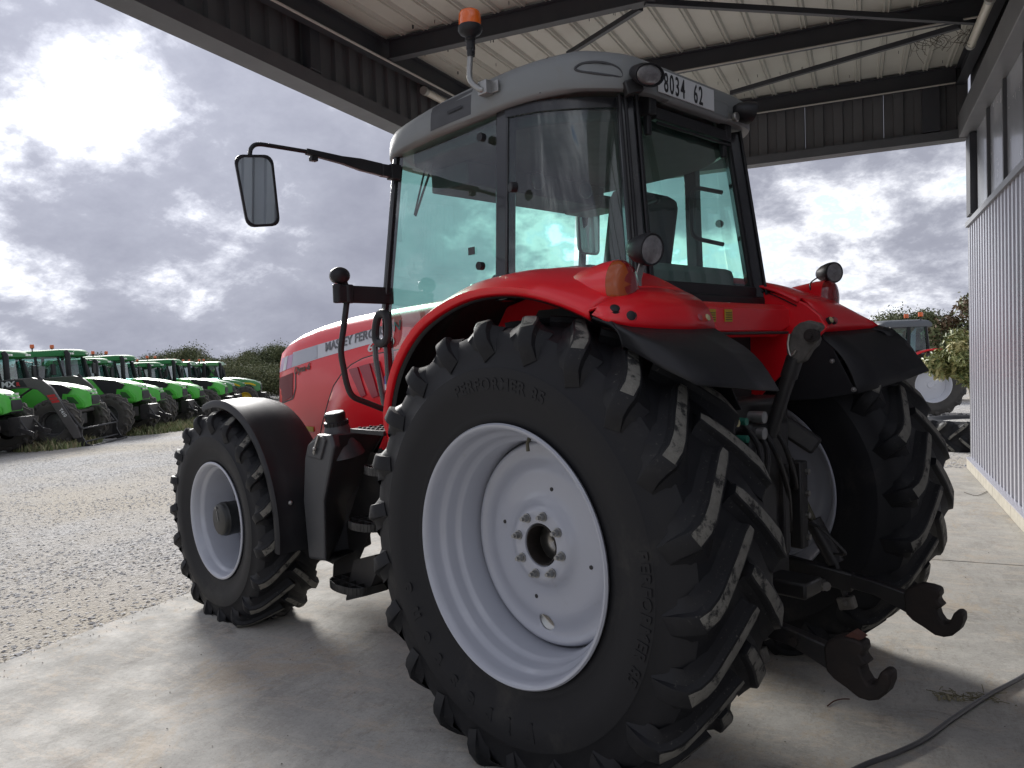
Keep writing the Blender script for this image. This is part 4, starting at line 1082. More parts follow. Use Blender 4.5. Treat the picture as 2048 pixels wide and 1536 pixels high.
# rear window frame: bottom, top, wiper housing
m = MB(); p0 = cab_pt(1, 0); p1 = cab_pt(1, 1.0)
m.box((p0.x - 0.004, 0, p0.z + 0.01), (0.03, 0.90, 0.06)); m.box((p1.x - 0.002, 0, p1.z - 0.03), (0.03, 0.80, 0.06))
for s in (-1, 1): m.bar((p0.x - 0.006, s * (p0.y - 0.01), p0.z), (p1.x - 0.006, s * (p1.y - 0.01), p1.z), 0.03, 0.02, (1, 0, 0))
part(m, 'rear_window_frame', BLACKP, bevel=0.006)
m = MB(); m.bar((p1.x - 0.04, 0.30, p1.z - 0.05), (p1.x - 0.04, -0.33, p1.z - 0.05), 0.04, 0.05); m.tube([(p1.x - 0.045, 0.28, p1.z - 0.085), (p1.x - 0.045, -0.34, p1.z - 0.085)], 0.008, 8); part(m, 'rear_light_rail', BLACKP, bevel=0.006)
for yy_ in (0.33, -0.30):
    m = MB(); m.box((p1.x - 0.035, yy_, p1.z - 0.02), (0.06, 0.05, 0.09)); m.box((p1.x - 0.03, yy_, p1.z - 0.10), (0.03, 0.03, 0.10)); part(m, 'window_hinge', BLACKP, bevel=0.008)
# seals/knobs on glass
for px, py, Y in ((1033, 375, 0.80),):
    m = MB(); p = PY(px, py, 0.815); m.cyl(p, p + Vector((0.01, 0.03, 0)), 0.022, 16); both(m, 'window_catch', BLACKP, bevel=0.003)
for px, py in ((964, 275), (962, 532)):
    m = MB(); p = PY(px, py, 0.80); m.cyl(p - Vector((0, 0.01, 0)), p + Vector((0, 0.016, 0)), 0.019, 16); part(m, 'door_hinge_cap', BLACKP)
# grab handle outside the right rear pillar, door lever
m = MB(); m.tube(round_path([(0.05, -0.60, 2.50), (0.12, -0.42, 2.52), (0.12, -0.40, 2.25), (0.05, -0.60, 2.22)], 0.06), 0.012, 10); part(m, 'grab_bar', BLACKP)
m = MB(); m.tube([PX(1290, 407, -0.16), PX(1312, 399, -0.10)], 0.010, 8); m.ball(PX(1312, 399, -0.10), 0.020, 10, 8); part(m, 'window_lever', BLACKP)

# cab floor box, rear lower body, lining
m = MB(); m.prism([(-0.16, 1.86), (-0.16, 1.40), (0.55, 1.25), (1.30, 1.20), (1.34, 1.30), (0.70, 1.36), (0.30, 1.86)], 'Y', -0.60, 0.60); part(m, 'cab_floor', INTER)
m = MB(); m.box((-0.215, 0, 1.885), (0.06, 1.0, 0.05)); part(m, 'rear_sill', BLACKP, bevel=0.012)
hl = [cab_pt(i, 0.97) for i in range(14)]; hl = [Vector((0.5 + (p.x - 0.5) * 0.93, p.y * 0.93, 0)) for p in hl]; hl = [(p.x, p.y) for p in hl] + [(p.x, -p.y) for p in reversed(hl[1:-1])]
m = MB(); m.prism(hl, 'Z', 2.665, 2.72); m.box((0.97, 0, 2.60), (0.30, 1.1, 0.12)); part(m, 'headliner', INTER, bevel=0.01, fixn=True)
m = MB(); m.box((0.92, -0.56, 2.56), (0.3, 0.22, 0.08)); m.cyl((0.74, -0.30, 2.60), (0.77, -0.30, 2.60), 0.05, 16); m.cyl((0.74, 0.10, 2.60), (0.77, 0.10, 2.60), 0.05, 16); part(m, 'roof_console', DARKGREY, bevel=0.02)
# seat
m = MB(); m.box((0.42, 0.0, 1.86), (0.48, 0.50, 0.13)); st = part(m, 'seat_cushion', SEATF, bevel=0.05)
R = Matrix.Rotation(rad(-10), 3, 'Y'); m = MB(); m.box((0.16, 0.0, 2.17), (0.12, 0.48, 0.55), R); part(m, 'seat_backrest', SEATF, bevel=0.06)
m = MB(); m.box((0.42, 0, 1.65), (0.36, 0.36, 0.3)); part(m, 'seat_base', DARKGREY, bevel=0.03)
m = MB(); m.bar((0.22, 0.28, 2.05), (0.52, 0.28, 2.06), 0.08, 0.06); m.bar((0.15, -0.30, 2.06), (0.65, -0.32, 2.06), 0.14, 0.09); part(m, 'armrest', DARKGREY, bevel=0.02)
# steering wheel and column
m = MB(); cst = Vector((0.98, 0, 2.02)); R = Matrix.Rotation(rad(-32), 3, 'Y')
ring = [cst + R @ Vector((0.20 * math.cos(t), 0.20 * math.sin(t), 0)) for t in np.linspace(0, 2 * PI, 33)]
m.tube(ring, 0.016, 10, caps=False)
for t in (0.5, 2.6, 4.7): m.bar(cst, cst + R @ Vector((0.20 * math.cos(t), 0.20 * math.sin(t), 0)), 0.025, 0.012)
part(m, 'steering_wheel', BLACKP)
m = MB(); m.tube([(1.28, 0, 1.5), (1.14, 0, 1.85), (1.0, 0, 2.0)], [0.14, 0.11, 0.06], 16); m.box((1.2, 0, 1.98), (0.16, 0.42, 0.18), Matrix.Rotation(rad(-25), 3, 'Y')); part(m, 'dashboard', DARKGREY, bevel=0.03)
m = MB(); m.box((0.60, -0.66, 1.86), (0.95, 0.22, 0.30)); m.box((0.72, -0.64, 2.04), (0.4, 0.16, 0.12)); part(m, 'side_console', mat('grey_console', (0.16, 0.165, 0.16), 0.6), bevel=0.04)
m = MB()
for x in (0.55, 0.68, 0.85): m.tube([(x, -0.58, 2.0), (x + 0.02, -0.57, 2.10), (x + 0.03, -0.56, 2.14)], [0.010, 0.010, 0.018], 8)
part(m, 'control_lever', BLACKP)
m = MB(); m.box((0.48, -0.46, 2.10), (0.04, 0.14, 0.09)); part(m, 'monitor', DARKGREY, bevel=0.008)
m = MB(); m.box((-0.02, 0.0, 1.98), (0.22, 0.84, 0.16)); part(m, 'rear_shelf', mat('grey_shelf', (0.12, 0.125, 0.12), 0.7), bevel=0.04)

# ---------------- cab roof
ROOF = [(-0.205, 0.0), (-0.205, 0.30), (-0.19, 0.47), (-0.10, 0.60), (0.03, 0.70), (0.18, 0.775), (0.36, 0.815), (0.70, 0.825), (1.00, 0.815), (1.16, 0.78), (1.27, 0.68), (1.33, 0.45), (1.35, 0.0)]
def roof_drop(x, f):
    bt_ = float(np.interp(x, [-0.2, 0, 0.36, 0.74, 1.1, 1.35], [-0.012, 0, -0.030, -0.042, -0.058, -0.08])); tp = float(np.interp(x, [-0.2, 0, 0.33, 0.74, 1.1, 1.35], [-0.035, -0.004, -0.042, -0.062, -0.100, -0.120]))
    return bt_ + (tp - bt_) * min(1, max(0, f))
def roof_ring(inset, z, arch=0.0):
    half = [Vector((x, y, 0)) for x, y in ROOF]
    pts = half + [Vector((p.x, -p.y, 0)) for p in reversed(half[1:-1])]
    pts = arc_pts(pts, 3, closed=True); c = Vector((0.55, 0, 0)); out = []
    n = len(pts)
    for i, p in enumerate(pts):
        t = (pts[(i + 1) % n] - pts[i - 1]).normalized(); nr = Vector((-t.y, t.x, 0))
        if nr.dot(c - p) < 0: nr = -nr
        q = p + nr * inset if inset < 0.3 else p.lerp(c, inset)
        zz = z + roof_drop(q.x, (z - 2.765) / 0.183)
        out.append((q.x, q.y, zz))
    return out
b = MB()
rings = [roof_ring(0.10, 2.785, 0.05), roof_ring(0.03, 2.764, 0.055), roof_ring(0.006, 2.770, 0.055), roof_ring(0.0, 2.783, 0.055), roof_ring(0.002, 2.835, 0.05), roof_ring(0.008, 2.888, 0.05), roof_ring(0.022, 2.922, 0.05), roof_ring(0.058, 2.948, 0.05), roof_ring(0.13, 2.965, 0.04), roof_ring(0.5, 2.995, 0.03), roof_ring(0.95, 3.00, 0.01)]
b.loft(rings); roof = part(b, 'cab_roof', GREYROOF, smooth=50, fixn=True)
def roof_strip(x0, x1, z0, z1, off, name, mt, sgn=1, n=10):
    """patch that follows the roof's side between two X"""
    def ring_y(x, inset):
        xs = [p[0] for p in ROOF]; return float(np.interp(x, xs, [p[1] for p in ROOF])) - inset
    vs = []; fs = []
    zs = [2.783, 2.835, 2.888, 2.922, 2.948]; ins = [0.0, 0.002, 0.008, 0.022, 0.058]
    for i in range(n + 1):
        x = x0 + (x1 - x0) * i / n; ar = 0.0
        for j in range(5):
            z = z0 + (z1 - z0) * j / 4
            vs.append((x, sgn * (ring_y(x, float(np.interp(z, zs, ins))) + off), z + roof_drop(x, (z - 2.765) / 0.183)))
    for i in range(n):
        for j in range(4): q = i * 5 + j; fs.append((q, q + 1, q + 6, q + 5))
    bb = MB(); bb.add(vs, fs); return bb.build(name, mt, roof, smooth=60)
roof_strip(0.47, 0.76, 2.786, 2.915, 0.004, 'air_intake', DARKGREY)
roof_strip(0.53, 0.63, 2.835, 2.85, 0.009, 'intake_handle', BLACKP)
roof_strip(0.108, 0.114, 2.775, 2.948, 0.003, 'roof_seam', BLACKM, n=1)
roof_strip(1.075, 1.081, 2.775, 2.948, 0.003, 'roof_seam', BLACKM, n=1)
# raised oval recess on the roof flank
b = MB(); pr = []
ov = [(1150, 137), (1165, 127), (1195, 124), (1225, 130), (1241, 141), (1243, 154), (1225, 152), (1190, 147), (1160, 143)]
def roof_px(px, py, off):
    """flank of the rear roof corner under a pixel: outline (x, y) from ROOF, found by stepping along the ray"""
    d = TB @ ray(px, py); best = None
    for t in np.linspace(2.2, 4.2, 900):
        p = TC + d * t; yo = float(np.interp(p[0], [q[0] for q in ROOF], [q[1] for q in ROOF])) - float(np.interp(p[2], [2.783, 2.835, 2.888, 2.922, 2.948], [0, .002, .008, .022, .058])) + off
        if p[0] > -0.19 and p[1] < yo: return Vector(p)
    return Vector(p)
OV = arc_pts([roof_px(x, y, 0.004) for x, y in ov], 4, closed=True)
b.tube(OV + OV[:1], 0.006, 6, caps=False); b.build('roof_recess', DARKGREY, roof)
b = MB(); c = sum(OV, Vector()) / len(OV); b.add(OV + [c], [(i, (i + 1) % len(OV), len(OV)) for i in range(len(OV))]); b.build('recess_cover', GREYROOF, roof)
# number plate on the roof's rear edge
P = [PX(1318, 145, -0.212), PX(1426, 186, -0.212), PX(1422, 224, -0.212), PX(1310, 184, -0.212)]
ztop, zbot = 2.868, 2.770
yl, yr = 0.345, P[1].y
m = MB(); m.box((-0.214, (yl + yr) / 2, (ztop + zbot) / 2), (0.006, yl - yr, ztop - zbot)); pl = part(m, 'number_plate', WHITE, bevel=0.001)
def rear_text(txt, y_right, z0, size, depth=0.0012, align='LEFT', xs=0.62, bold=0.003, parent=pl, mt=BLACKINK, X=-0.2178, sp=1.0, ystart=None):
    b_ = MB(); vs, fs = text_mesh(txt, size, depth, 0, align, sp, bold)
    b_.add([(X - v.z, ystart - v.x * xs, z0 + v.y) for v in vs], fs); return b_.build('lettering', mt, parent)
rear_text('8034', 0, 2.778, 0.118, ystart=yl - 0.035, xs=0.58, sp=1.25, bold=0.001)
rear_text('62', 0, 2.778, 0.118, ystart=yr + 0.175, xs=0.58, sp=1.25, bold=0.001)
m = MB(); m.box((-0.175, 0, 2.80), (0.07, yl - yr + 0.06, 0.10)); part(m, 'plate_carrier', GREYROOF, bevel=0.02)
# roof work lights
def oval_lamp(c, d, rx, rz, depth, name='work_light', lens=None, tilt=0):
    R = rot_to(d); c = Vector(c)
    b = MB(); secs = []
    for h, k in ((-depth, 0.45), (-depth * 0.8, 0.72), (-depth * 0.35, 0.95), (0, 1.02), (0.006, 1.02), (0.006, 0.93), (-0.004, 0.91)):
        secs.append([c + R @ Vector((rx * k * math.cos(t), rz * k * math.sin(t), h)) for t in np.linspace(0, 2 * PI, 28, endpoint=False)])
    b.loft(secs); o = part(b, name, BLACKP, smooth=40, fixn=True)
    b = MB(); secs = []
    for h, k in ((-0.004, 0.93), (0.004, 0.80), (0.010, 0.45), (0.011, 0.01)):
        secs.append([c + R @ Vector((rx * k * math.cos(t), rz * k * math.sin(t), h)) for t in np.linspace(0, 2 * PI, 28, endpoint=False)])
    b.loft(secs, caps=False); b.build('lens', lens or LENS, o, fixn=True)
    return o
lc = PX(1299, 150, -0.265); oval_lamp(lc, (-0.86, 0.22, -0.42), 0.074, 0.046, 0.09)
m = MB(); m.bar(lc + Vector((0.06, -0.02, -0.02)), lc + Vector((0.10, 0.04, -0.04)), 0.05, 0.06); part(m, 'lamp_bracket', BLACKM, bevel=0.006)
rc_ = PX(1500, 226, -0.26); oval_lamp(rc_, (-0.55, -0.80, -0.15), 0.070, 0.050, 0.085, lens=LENS)
m = MB(); m.bar(rc_ + Vector((0.05, 0.05, -0.02)), rc_ + Vector((0.08, 0.16, -0.03)), 0.03, 0.03); m.cyl(rc_ + Vector((0.02, 0.12, -0.04)), rc_ + Vector((0.0, 0.12, -0.04)), 0.022, 14); part(m, 'lamp_bracket', STEEL, bevel=0.004)
# beacon on its stalk
bb_ = PY(972, 177, 0.83)
m = MB(); m.box(bb_ + Vector((0.0, 0.0, 0)), (0.055, 0.05, 0.06)); m.box(bb_ + Vector((-0.02, -0.015, 0)), (0.09, 0.012, 0.05)); part(m, 'beacon_bracket', ZINC, bevel=0.003)
path = [bb_ + Vector((0.0, 0.02, -0.01)), PY(958, 178, 0.86), PY(942, 163, 0.87), PY(939, 145, 0.87), PY(941, 105, 0.87)]
m = MB(); m.tube(arc_pts(path, 5), 0.0125, 12); part(m, 'beacon_stalk', ZINC)
bt = PY(942, 108, 0.87); k_ = 1.0
m = MB(); m.lathe([(0.0, 0), (0.017, 0), (0.018, 0.028), (0.020, 0.03), (0.0195, 0.055), (0.022, 0.060), (0.018, 0.066), (0.024, 0.072), (0.021, 0.080), (0.030, 0.090), (0.046, 0.098), (0.054, 0.112), (0.054, 0.126), (0.047, 0.134), (0.0, 0.134)], 28, c=bt - Vector((0, 0, 0.01)), axis='Z')
m.bar(bt + Vector((0, 0, 0.008)), bt + Vector((-0.03, 0.012, 0.006)), 0.006, 0.012); bo = part(m, 'beacon_base', BLACKP, smooth=40)
m = MB(); m.lathe([(0.050, 0.120), (0.0505, 0.15), (0.049, 0.178), (0.044, 0.190), (0.034, 0.197), (0.0, 0.199)], 28, c=bt - Vector((0, 0, 0.01)), axis='Z')
m.build('beacon_dome', AMBER, bo)

# ---------------- mirror, hand rail, front light arm on the left
ma = PY(797, 346, 0.77)
X0 = ma.x
def mx(px, py): return PX(px, py, X0)
m = MB(); m.box(mx(788, 345), (0.05, 0.06, 0.075)); m.box(mx(770, 342), (0.04, 0.05, 0.06)); a = mx(763, 340); c = mx(612, 303)
secs = []
for t, hh in ((0, 0.062), (0.3, 0.058), (0.55, 0.036), (1.0, 0.026)):
    p = a.lerp(c, t); secs.append([p + Vector((0.014, 0, hh / 2)), p + Vector((-0.014, 0, hh / 2)), p + Vector((-0.014, 0, -hh / 2)), p + Vector((0.014, 0, -hh / 2))])
m.loft(secs); k = mx(627, 318); m.box(k, (0.03, 0.035, 0.022)); m.cyl(k, k + Vector((0, 0, 0.03)), 0.008, 8)
part(m, 'mirror_arm', BLACKP, bevel=0.004, fixn=True)
m = MB(); m.tube(round_path([c + Vector((0, -0.02, 0)), mx(545, 292), mx(512, 287), mx(500, 298), mx(500, 318)], 0.04), 0.010, 10); part(m, 'mirror_tube', BLACKP)
def mirror_head(cpos, nrm, w, h, roll=0.0):
    nrm = Vector(nrm).normalized(); z = Vector((0, 0, 1)); z = (z - nrm * z.dot(nrm)).normalized(); x = z.cross(nrm)
    Rr_ = Matrix.Rotation(roll, 3, nrm); z = Rr_ @ z; x = Rr_ @ x
    def outline(k, inset, dn):
        pts = []
        for sx, sz, r in ((1, 1, 0.05), (-1, 1, 0.05), (-1, -1, 0.06), (1, -1, 0.06)):
            cx_ = sx * (w / 2 - inset) * (1.0 if sz > 0 else 0.90); cz = sz * (h / 2 - inset); rr = 0.038
            for q in range(5):
                an = {(1, 1): 0, (-1, 1): 90, (-1, -1): 180, (1, -1): 270}[(sx, sz)] + 90 * q / 4
                pts.append((cx_ - sx * rr + rr * math.cos(rad(an)), cz - sz * rr + rr * math.sin(rad(an))))
        return [Vector(cpos) + x * a + z * b2 + nrm * dn for a, b2 in pts]
    b = MB(); b.loft([outline(1, 0.045, -0.055), outline(1, 0.018, -0.040), outline(1, 0.0, -0.005), outline(1, 0.0, 0.004), outline(1, 0.010, 0.006), outline(1, 0.012, 0.0)]); o = part(b, 'mirror_housing', BLACKP, smooth=40, fixn=True)
    b = MB(); q = outline(1, 0.012, 0.0015); b.add(q + [sum(q, Vector()) / len(q)], [(i, (i + 1) % len(q), len(q)) for i in range(len(q))]); b.build('mirror_glass', MIRROR, o)
mc = PX(517, 382, X0); mirror_head(mc, (-0.90, 0.02, -0.06), 0.18, 0.315, roll=rad(8))
# right hand mirror, seen through the cab
m = MB(); rm = PX(1178, 458, 1.15); rt_ = PX(1178, 405, 1.15); m.tube(round_path([(1.15, -0.76, rt_.z - 0.02), (1.15, -1.0, rt_.z), (1.15, rt_.y, rt_.z), (1.15, rm.y, rm.z + 0.1)], 0.05), 0.014, 10); part(m, 'mirror_arm', BLACKP)
mirror_head(rm, (-0.95, 0.1, 0), 0.20, 0.34)
# bracket with small lamp, hand rail
hb = PY(765, 590, 0.80); X1 = hb.x - 0.02
def hx(px, py): return PX(px, py, X1)
m = MB(); m.bar(hx(785, 592), hx(690, 588), 0.03, 0.088); m.tube([hx(695, 588) + Vector((0, 0, 0.047)), hx(695, 588) - Vector((0, 0, 0.047))], 0.032, 16); m.tube([hx(676, 588) + Vector((0, 0, 0.050)), hx(676, 588) - Vector((0, 0, 0.045))], 0.026, 16); m.bar(hx(696, 588), hx(672, 588), 0.05, 0.085)
part(m, 'rail_bracket', BLACKP, bevel=0.006)
q = [hx(694, 600), hx(688, 650), hx(682, 700), hx(688, 740), hx(695, 772), hx(706, 793), hx(730, 804), hx(766, 818)]
m = MB(); m.tube(arc_pts(q, 4), 0.0155, 12); part(m, 'hand_rail', BLACKP)
m = MB(); cc = hx(680, 551); m.ball(cc, 0.055, 18, 12, sc=(0.7, 1.0, 0.78)); lo = part(m, 'front_work_light', BLACKP)
m = MB(); m.bar(cc + Vector((0, -0.02, -0.03)), hx(693, 578), 0.02, 0.03); m.build('lamp_stem', BLACKM, lo)
m = MB(); m.cyl(cc + Vector((0.030, 0, 0)), cc + Vector((0.042, 0, 0)), 0.038, 18); m.build('lens', LENS, lo)
# door handle loop
m = MB(); q = [PY(x, y, 0.835) for x, y in ((758, 630), (752, 650), (751, 675), (757, 686), (770, 684), (776, 668), (775, 640), (770, 628))]
m.tube(arc_pts(q, 4, closed=True) + [q[0]], 0.024, 10, caps=False, flat=0.8); part(m, 'door_handle', BLACKP)
m = MB(); q = [PY(x, y, 0.805) for x, y in ((750, 690), (752, 720), (760, 770), (772, 830))]; m.tube(q, [0.022, 0.02, 0.018, 0.018], 10, flat=0.6); part(m, 'door_edge', GLOSSB)
m = MB(); p = PY(776, 766, 0.80); m.box(p, (0.055, 0.003, 0.075)); part(m, 'blue_label', BLUE); m = MB(); m.box(p + Vector((0, 0.002, -0.022)), (0.055, 0.003, 0.03)); part(m, 'label_print', WHITE)
# wiper seen through the door glass
m = MB(); m.tube([PY(865, 330, 0.70), PY(846, 385, 0.70), PY(831, 432, 0.70)], 0.006, 6); m.tube([PY(852, 330, 0.70), PY(838, 390, 0.70), PY(829, 430, 0.70)], 0.005, 6); part(m, 'wiper', BLACKP)
m = MB(); p = PY(943, 502, 0.797); m.box(p, (0.045, 0.002, 0.035)); part(m, 'pane_label', DARKGREY)

# ---------------- rear fenders
FO = [(0.905, 1.16), (0.955, 1.32), (0.93, 1.47), (0.85, 1.63), (0.70, 1.775), (0.52, 1.862), (0.32, 1.912), (0.13, 1.920), (-0.05, 1.897), (-0.22, 1.848), (-0.36, 1.792)]       # outer edge, Y = 1.01
FI = [(0.93, 1.16), (0.985, 1.32), (0.965, 1.48), (0.89, 1.66), (0.75, 1.82), (0.57, 1.925), (0.36, 1.985), (0.14, 2.005), (-0.06, 1.990), (-0.26, 1.945), (-0.42, 1.885)]     # crown line, Y ~ 0.80
FC = [(0.93, 1.16), (0.985, 1.32), (0.965, 1.48), (0.89, 1.66), (0.75, 1.82), (0.57, 1.93), (0.36, 1.995), (0.14, 2.02), (-0.06, 2.015), (-0.26, 1.965), (-0.42, 1.885)]       # inner line, Y ~ 0.50
def fender():
    secs = []; sp = lambda L: arc_pts([Vector((a, 0, c)) for a, c in L], 4)
    o, i_, c_ = sp(FO), sp(FI), sp(FC); n = len(o)
    for k in range(n):
        a, b_, c = o[k], i_[k], c_[k]
        row = [Vector((a.x * 0.985, 1.000, a.z - 0.012)), Vector((a.x, 1.018, a.z - 0.004)), Vector((a.x * 1.0, 1.020, a.z + 0.012)), a.lerp(b_, 0.30) + Vector((0, 0.990, 0.006)), a.lerp(b_, 0.62) + Vector((0, 0.93, 0.010)), b_ + Vector((0, 0.83, 0)), b_.lerp(c, 0.5) + Vector((0, 0.68, 0.004)), c + Vector((0, 0.52, 0)), c + Vector((0, 0.48, -0.02))]
        secs.append(row)
    b = MB(); b.loft(secs, closed=False, caps=False); return b
for s in (1, -1):
    f = fender(); f = f if s > 0 else f.mirrored()
    fo_ = part(f, 'rear_fender', RED, smooth=60, solid=0.010)
    ln = fender(); ln.v = [(x * 0.985, (y - 0.012) if y > 0.9 else y, z - 0.016) for x, y, z in ln.v]
    ln = ln if s > 0 else ln.mirrored()
    ln.build('fender_liner', BLACKP, fo_, smooth=60)
# rear drop of the fender: red to the seam, then black rubber flap
SEAM = [PY(1180, 624, 1.015), PY(1218, 642, 1.01), PY(1275, 656, 0.93), PY(1350, 658, 0.76), PY(1425, 657, 0.52)]
def rear_cap(bot, s):
    fv = fender().v[-9:]; top = [Vector((fv[i][0], s * fv[i][1], fv[i][2])) for i in (2, 3, 4, 5, 6, 7)]
    n = len(top); vs = []; fs = []
    for j in range(6):
        t = j / 5
        for a, c in zip(top, bot):
            p = a.lerp(c, t); bulge = 0.030 * math.sin(PI * t); vs.append(p + Vector((-bulge, 0, bulge * 0.5)))
    for j in range(5):
        for i in range(n - 1):
            f = (j * n + i, j * n + i + 1, (j + 1) * n + i + 1, (j + 1) * n + i); fs.append(f if s > 0 else f[::-1])
    return vs, fs
def flap(SB, low, s):
    vs = []; fs = []; n = len(SB); nj = 8
    for j in range(nj + 1):
        t = j / nj
        for a, c in zip(SB, low):
            p = a.lerp(c, t); bl = 0.045 * math.sin(PI * t) * min(1, 0.6 + t)
            vs.append(p + Vector((-bl * 0.7 - 0.004, 0.004 * s, bl * 0.35 - 0.004)))
    for j in range(nj):
        for i in range(n - 1):
            f = (j * n + i, j * n + i + 1, (j + 1) * n + i + 1, (j + 1) * n + i); fs.append(f if s > 0 else f[::-1])
    b = MB(); b.add(vs, fs)
    lip = [vs[j * n] for j in range(nj + 1)]                      # turned-in outer lip
    b.add(lip + [p + Vector((0.03, -0.05 * s, -0.012)) for p in lip], [(j, j + 1, nj + 2 + j, nj + 1 + j) for j in range(nj)])
    return b
YS = (1.022, 1.018, 0.96, 0.87, 0.69, 0.52); YL = (1.025, 1.02, 1.0, 0.88, 0.71, 0.52)
EDGE = {1: (((1186, 630), (1218, 646), (1262, 655), (1310, 659), (1375, 660), (1427, 658)), ((1248, 690), (1330, 738), (1390, 769), (1445, 773), (1505, 778), (1554, 781))),
        -1: (((1756, 652), (1752, 656), (1736, 658), (1712, 660), (1668, 663), (1630, 665)), ((1792, 684), (1828, 712), (1854, 741), (1815, 756), (1760, 773), (1712, 786)))}
for s in (1, -1):
    SBs = [PY(px, py, s * y) for (px, py), y in zip(EDGE[s][0], YS)]; low = [PY(px, py, s * y) for (px, py), y in zip(EDGE[s][1], YL)]
    v_, f_ = rear_cap(SBs, s); m = MB(); m.add(v_, f_); part(m, 'fender_tail', RED, smooth=60, solid=0.010)
    if s > 0: vs, fs = v_, f_
    part(flap(SBs, low, s), 'fender_flap', BLACKP, smooth=50, solid=0.008)
q = [PY(x, y, -0.525) for x, y in ((1600, 660), (1640, 662), (1668, 700), (1712, 786), (1640, 798), (1555, 802), (1572, 760))]
m = MB(); m.loft([q, [p + Vector((0, -0.008, 0)) for p in q]]); m2 = m.mirrored()
part(m, 'flap_side_panel', BLACKP, fixn=True, bevel=0.002); part(m2, 'flap_side_panel', BLACKP, fixn=True, bevel=0.002)
for px, py in ((1665, 722), (1708, 779)):
    p = PY(px, py, -0.518); m = MB(); m.cyl(p, p + Vector((0, 0.006, 0)), 0.012, 12); m.ball(p + Vector((0, 0.006, 0)), 0.008, 8, 6); part(m, 'panel_bolt', ZINC)
# strip of black lip below the red edge
m = MB(); q = [PY(1130, 601, 1.015), PY(1165, 616, 1.02), PY(1186, 633, 1.022), PY(1248, 692, 1.022)]; m.tube(arc_pts(q, 4), [0.004] * 4 * 3 + [0.018], 8); 
# fender inner sides and red cross panel below the rear window
m = MB(); m.prism([(-0.38, 1.90), (-0.455, 1.862), (-0.525, 1.80), (-0.562, 1.738), (-0.48, 1.66), (-0.22, 1.42), (0.0, 1.2), (0.3, 1.05), (0.75, 1.1), (0.9, 1.5), (0.6, 1.9), (0.2, 1.98), (-0.2, 1.95)], 'Y', 0.49, 0.515); both(m, 'fender_inner_side', RED, bevel=0.006)
m = MB(); secs = []
for y in (-0.515, -0.40, -0.25, 0.25, 0.40, 0.515):
    d = 0.0 if abs(y) < 0.3 else 0.0
    secs.append([(-0.25, y, 1.872), (-0.345, y, 1.862), (-0.372, y, 1.835), (-0.372, y, 1.765 - 0.03 * (abs(y) < 0.45)), (-0.345, y, 1.735 - 0.03 * (abs(y) < 0.45)), (-0.25, y, 1.725)])
m.loft(secs); cp = part(m, 'rear_cross_panel', RED, smooth=40, fixn=True)
for k, w_ in ((1422, 36), (1457, 30)):
    a = PX(k, 631, -0.375); m = MB(); m.box(a, (0.003, w_ / 480, 0.055)); m.build('yellow_label', YELLOW, cp)
    m = MB()
    for j in range(4): m.box(a + Vector((-0.002, 0, 0.012 - j * 0.010)), (0.002, w_ / 560, 0.003))
    m.build('label_print', BLACKINK, cp)
m = MB(); m.tube([PX(1440, 667, -0.42), PX(1575, 665, -0.42)], 0.007, 8); part(m, 'support_rod', BLACKM)
# ---------------- lights and switches on the fenders
def pod(px_list, name): pass
def fender_lamp(sgn):
    """raised red pod with amber/red tail lamp, reflector disc, work light"""
    def S(p): return Vector((p.x, sgn * p.y, p.z))
    def B_(b, name, mt, par=None, **k): return (b if sgn > 0 else b.mirrored()).build(name, mt, par or trac, **k)
    b = MB(); base = PY(1215, 565, 0.88)
    ax_ = Vector((-1, 0.05, 0.0)).normalized()
    secs = []
    for d, r, dz in ((-0.30, 0.015, -0.012), (-0.22, 0.040, 0.0), (-0.12, 0.066, 0.010), (0.0, 0.082, 0.010), (0.055, 0.086, 0.008)):
        R = rot_to(ax_); c = base + ax_ * d + Vector((0, 0, dz - 0.025))
        secs.append([c + R @ Vector((r * math.cos(t) * 0.88, r * math.sin(t) * 1.12, 0)) for t in np.linspace(0, 2 * PI, 20, endpoint=False)])
    b.loft(secs); o = B_(b, 'lamp_pod', RED, smooth=50, fixn=True)
    b = MB(); secs = []; R = rot_to(ax_)
    for d, k in ((0.055, 0.085), (0.080, 0.082), (0.100, 0.068), (0.110, 0.038), (0.113, 0.002)):
        c = base + ax_ * d + Vector((0, 0, 0.008 - 0.025)); secs.append([c + R @ Vector((k * math.cos(t) * 0.88, k * math.sin(t) * 1.12, 0)) for t in np.linspace(0, 2 * PI, 24, endpoint=False)])
    b.loft(secs, caps=False)
    cen = base
    mi = []
    for f in b.f:
        c = sum((Vector(b.v[i]) for i in f), Vector()) / len(f); mi.append(0 if c.y > base.y + 0.022 else 1)
    b.m = mi; B_(b, 'tail_lamp', [AMBERD, REDLENS], o, smooth=50, fixn=False)
    # reflector disc on a short red stem
    b = MB(); rc0 = PX(1331, 583, -0.36); b.tube([rc0 + Vector((0.14, 0.02, -0.035)), rc0 + Vector((0.06, 0.005, -0.01)), rc0], [0.02, 0.036, 0.042], 18); o2 = B_(b, 'reflector_stem', RED, smooth=50)
    for k in range(8):
        b = MB(); a0 = 2 * PI * k / 8 + 0.2; a1 = a0 + 2 * PI / 8; c = rc0 + Vector((-0.004, 0, 0))
        b.add([c, c + Vector((0, 0.036 * math.cos(a0), 0.036 * math.sin(a0))), c + Vector((0, 0.036 * math.cos((a0 + a1) / 2), 0.036 * math.sin((a0 + a1) / 2))), c + Vector((0, 0.036 * math.cos(a1), 0.036 * math.sin(a1)))], [(0, 1, 2, 3)])
        B_(b, 'reflector_sector', AMBERD if k % 2 else BLACKP, o2)
    # round work light on the fender
    wl = PY(1286, 500, 0.80) if sgn > 0 else None
    return o
fender_lamp(1); fender_lamp(-1)
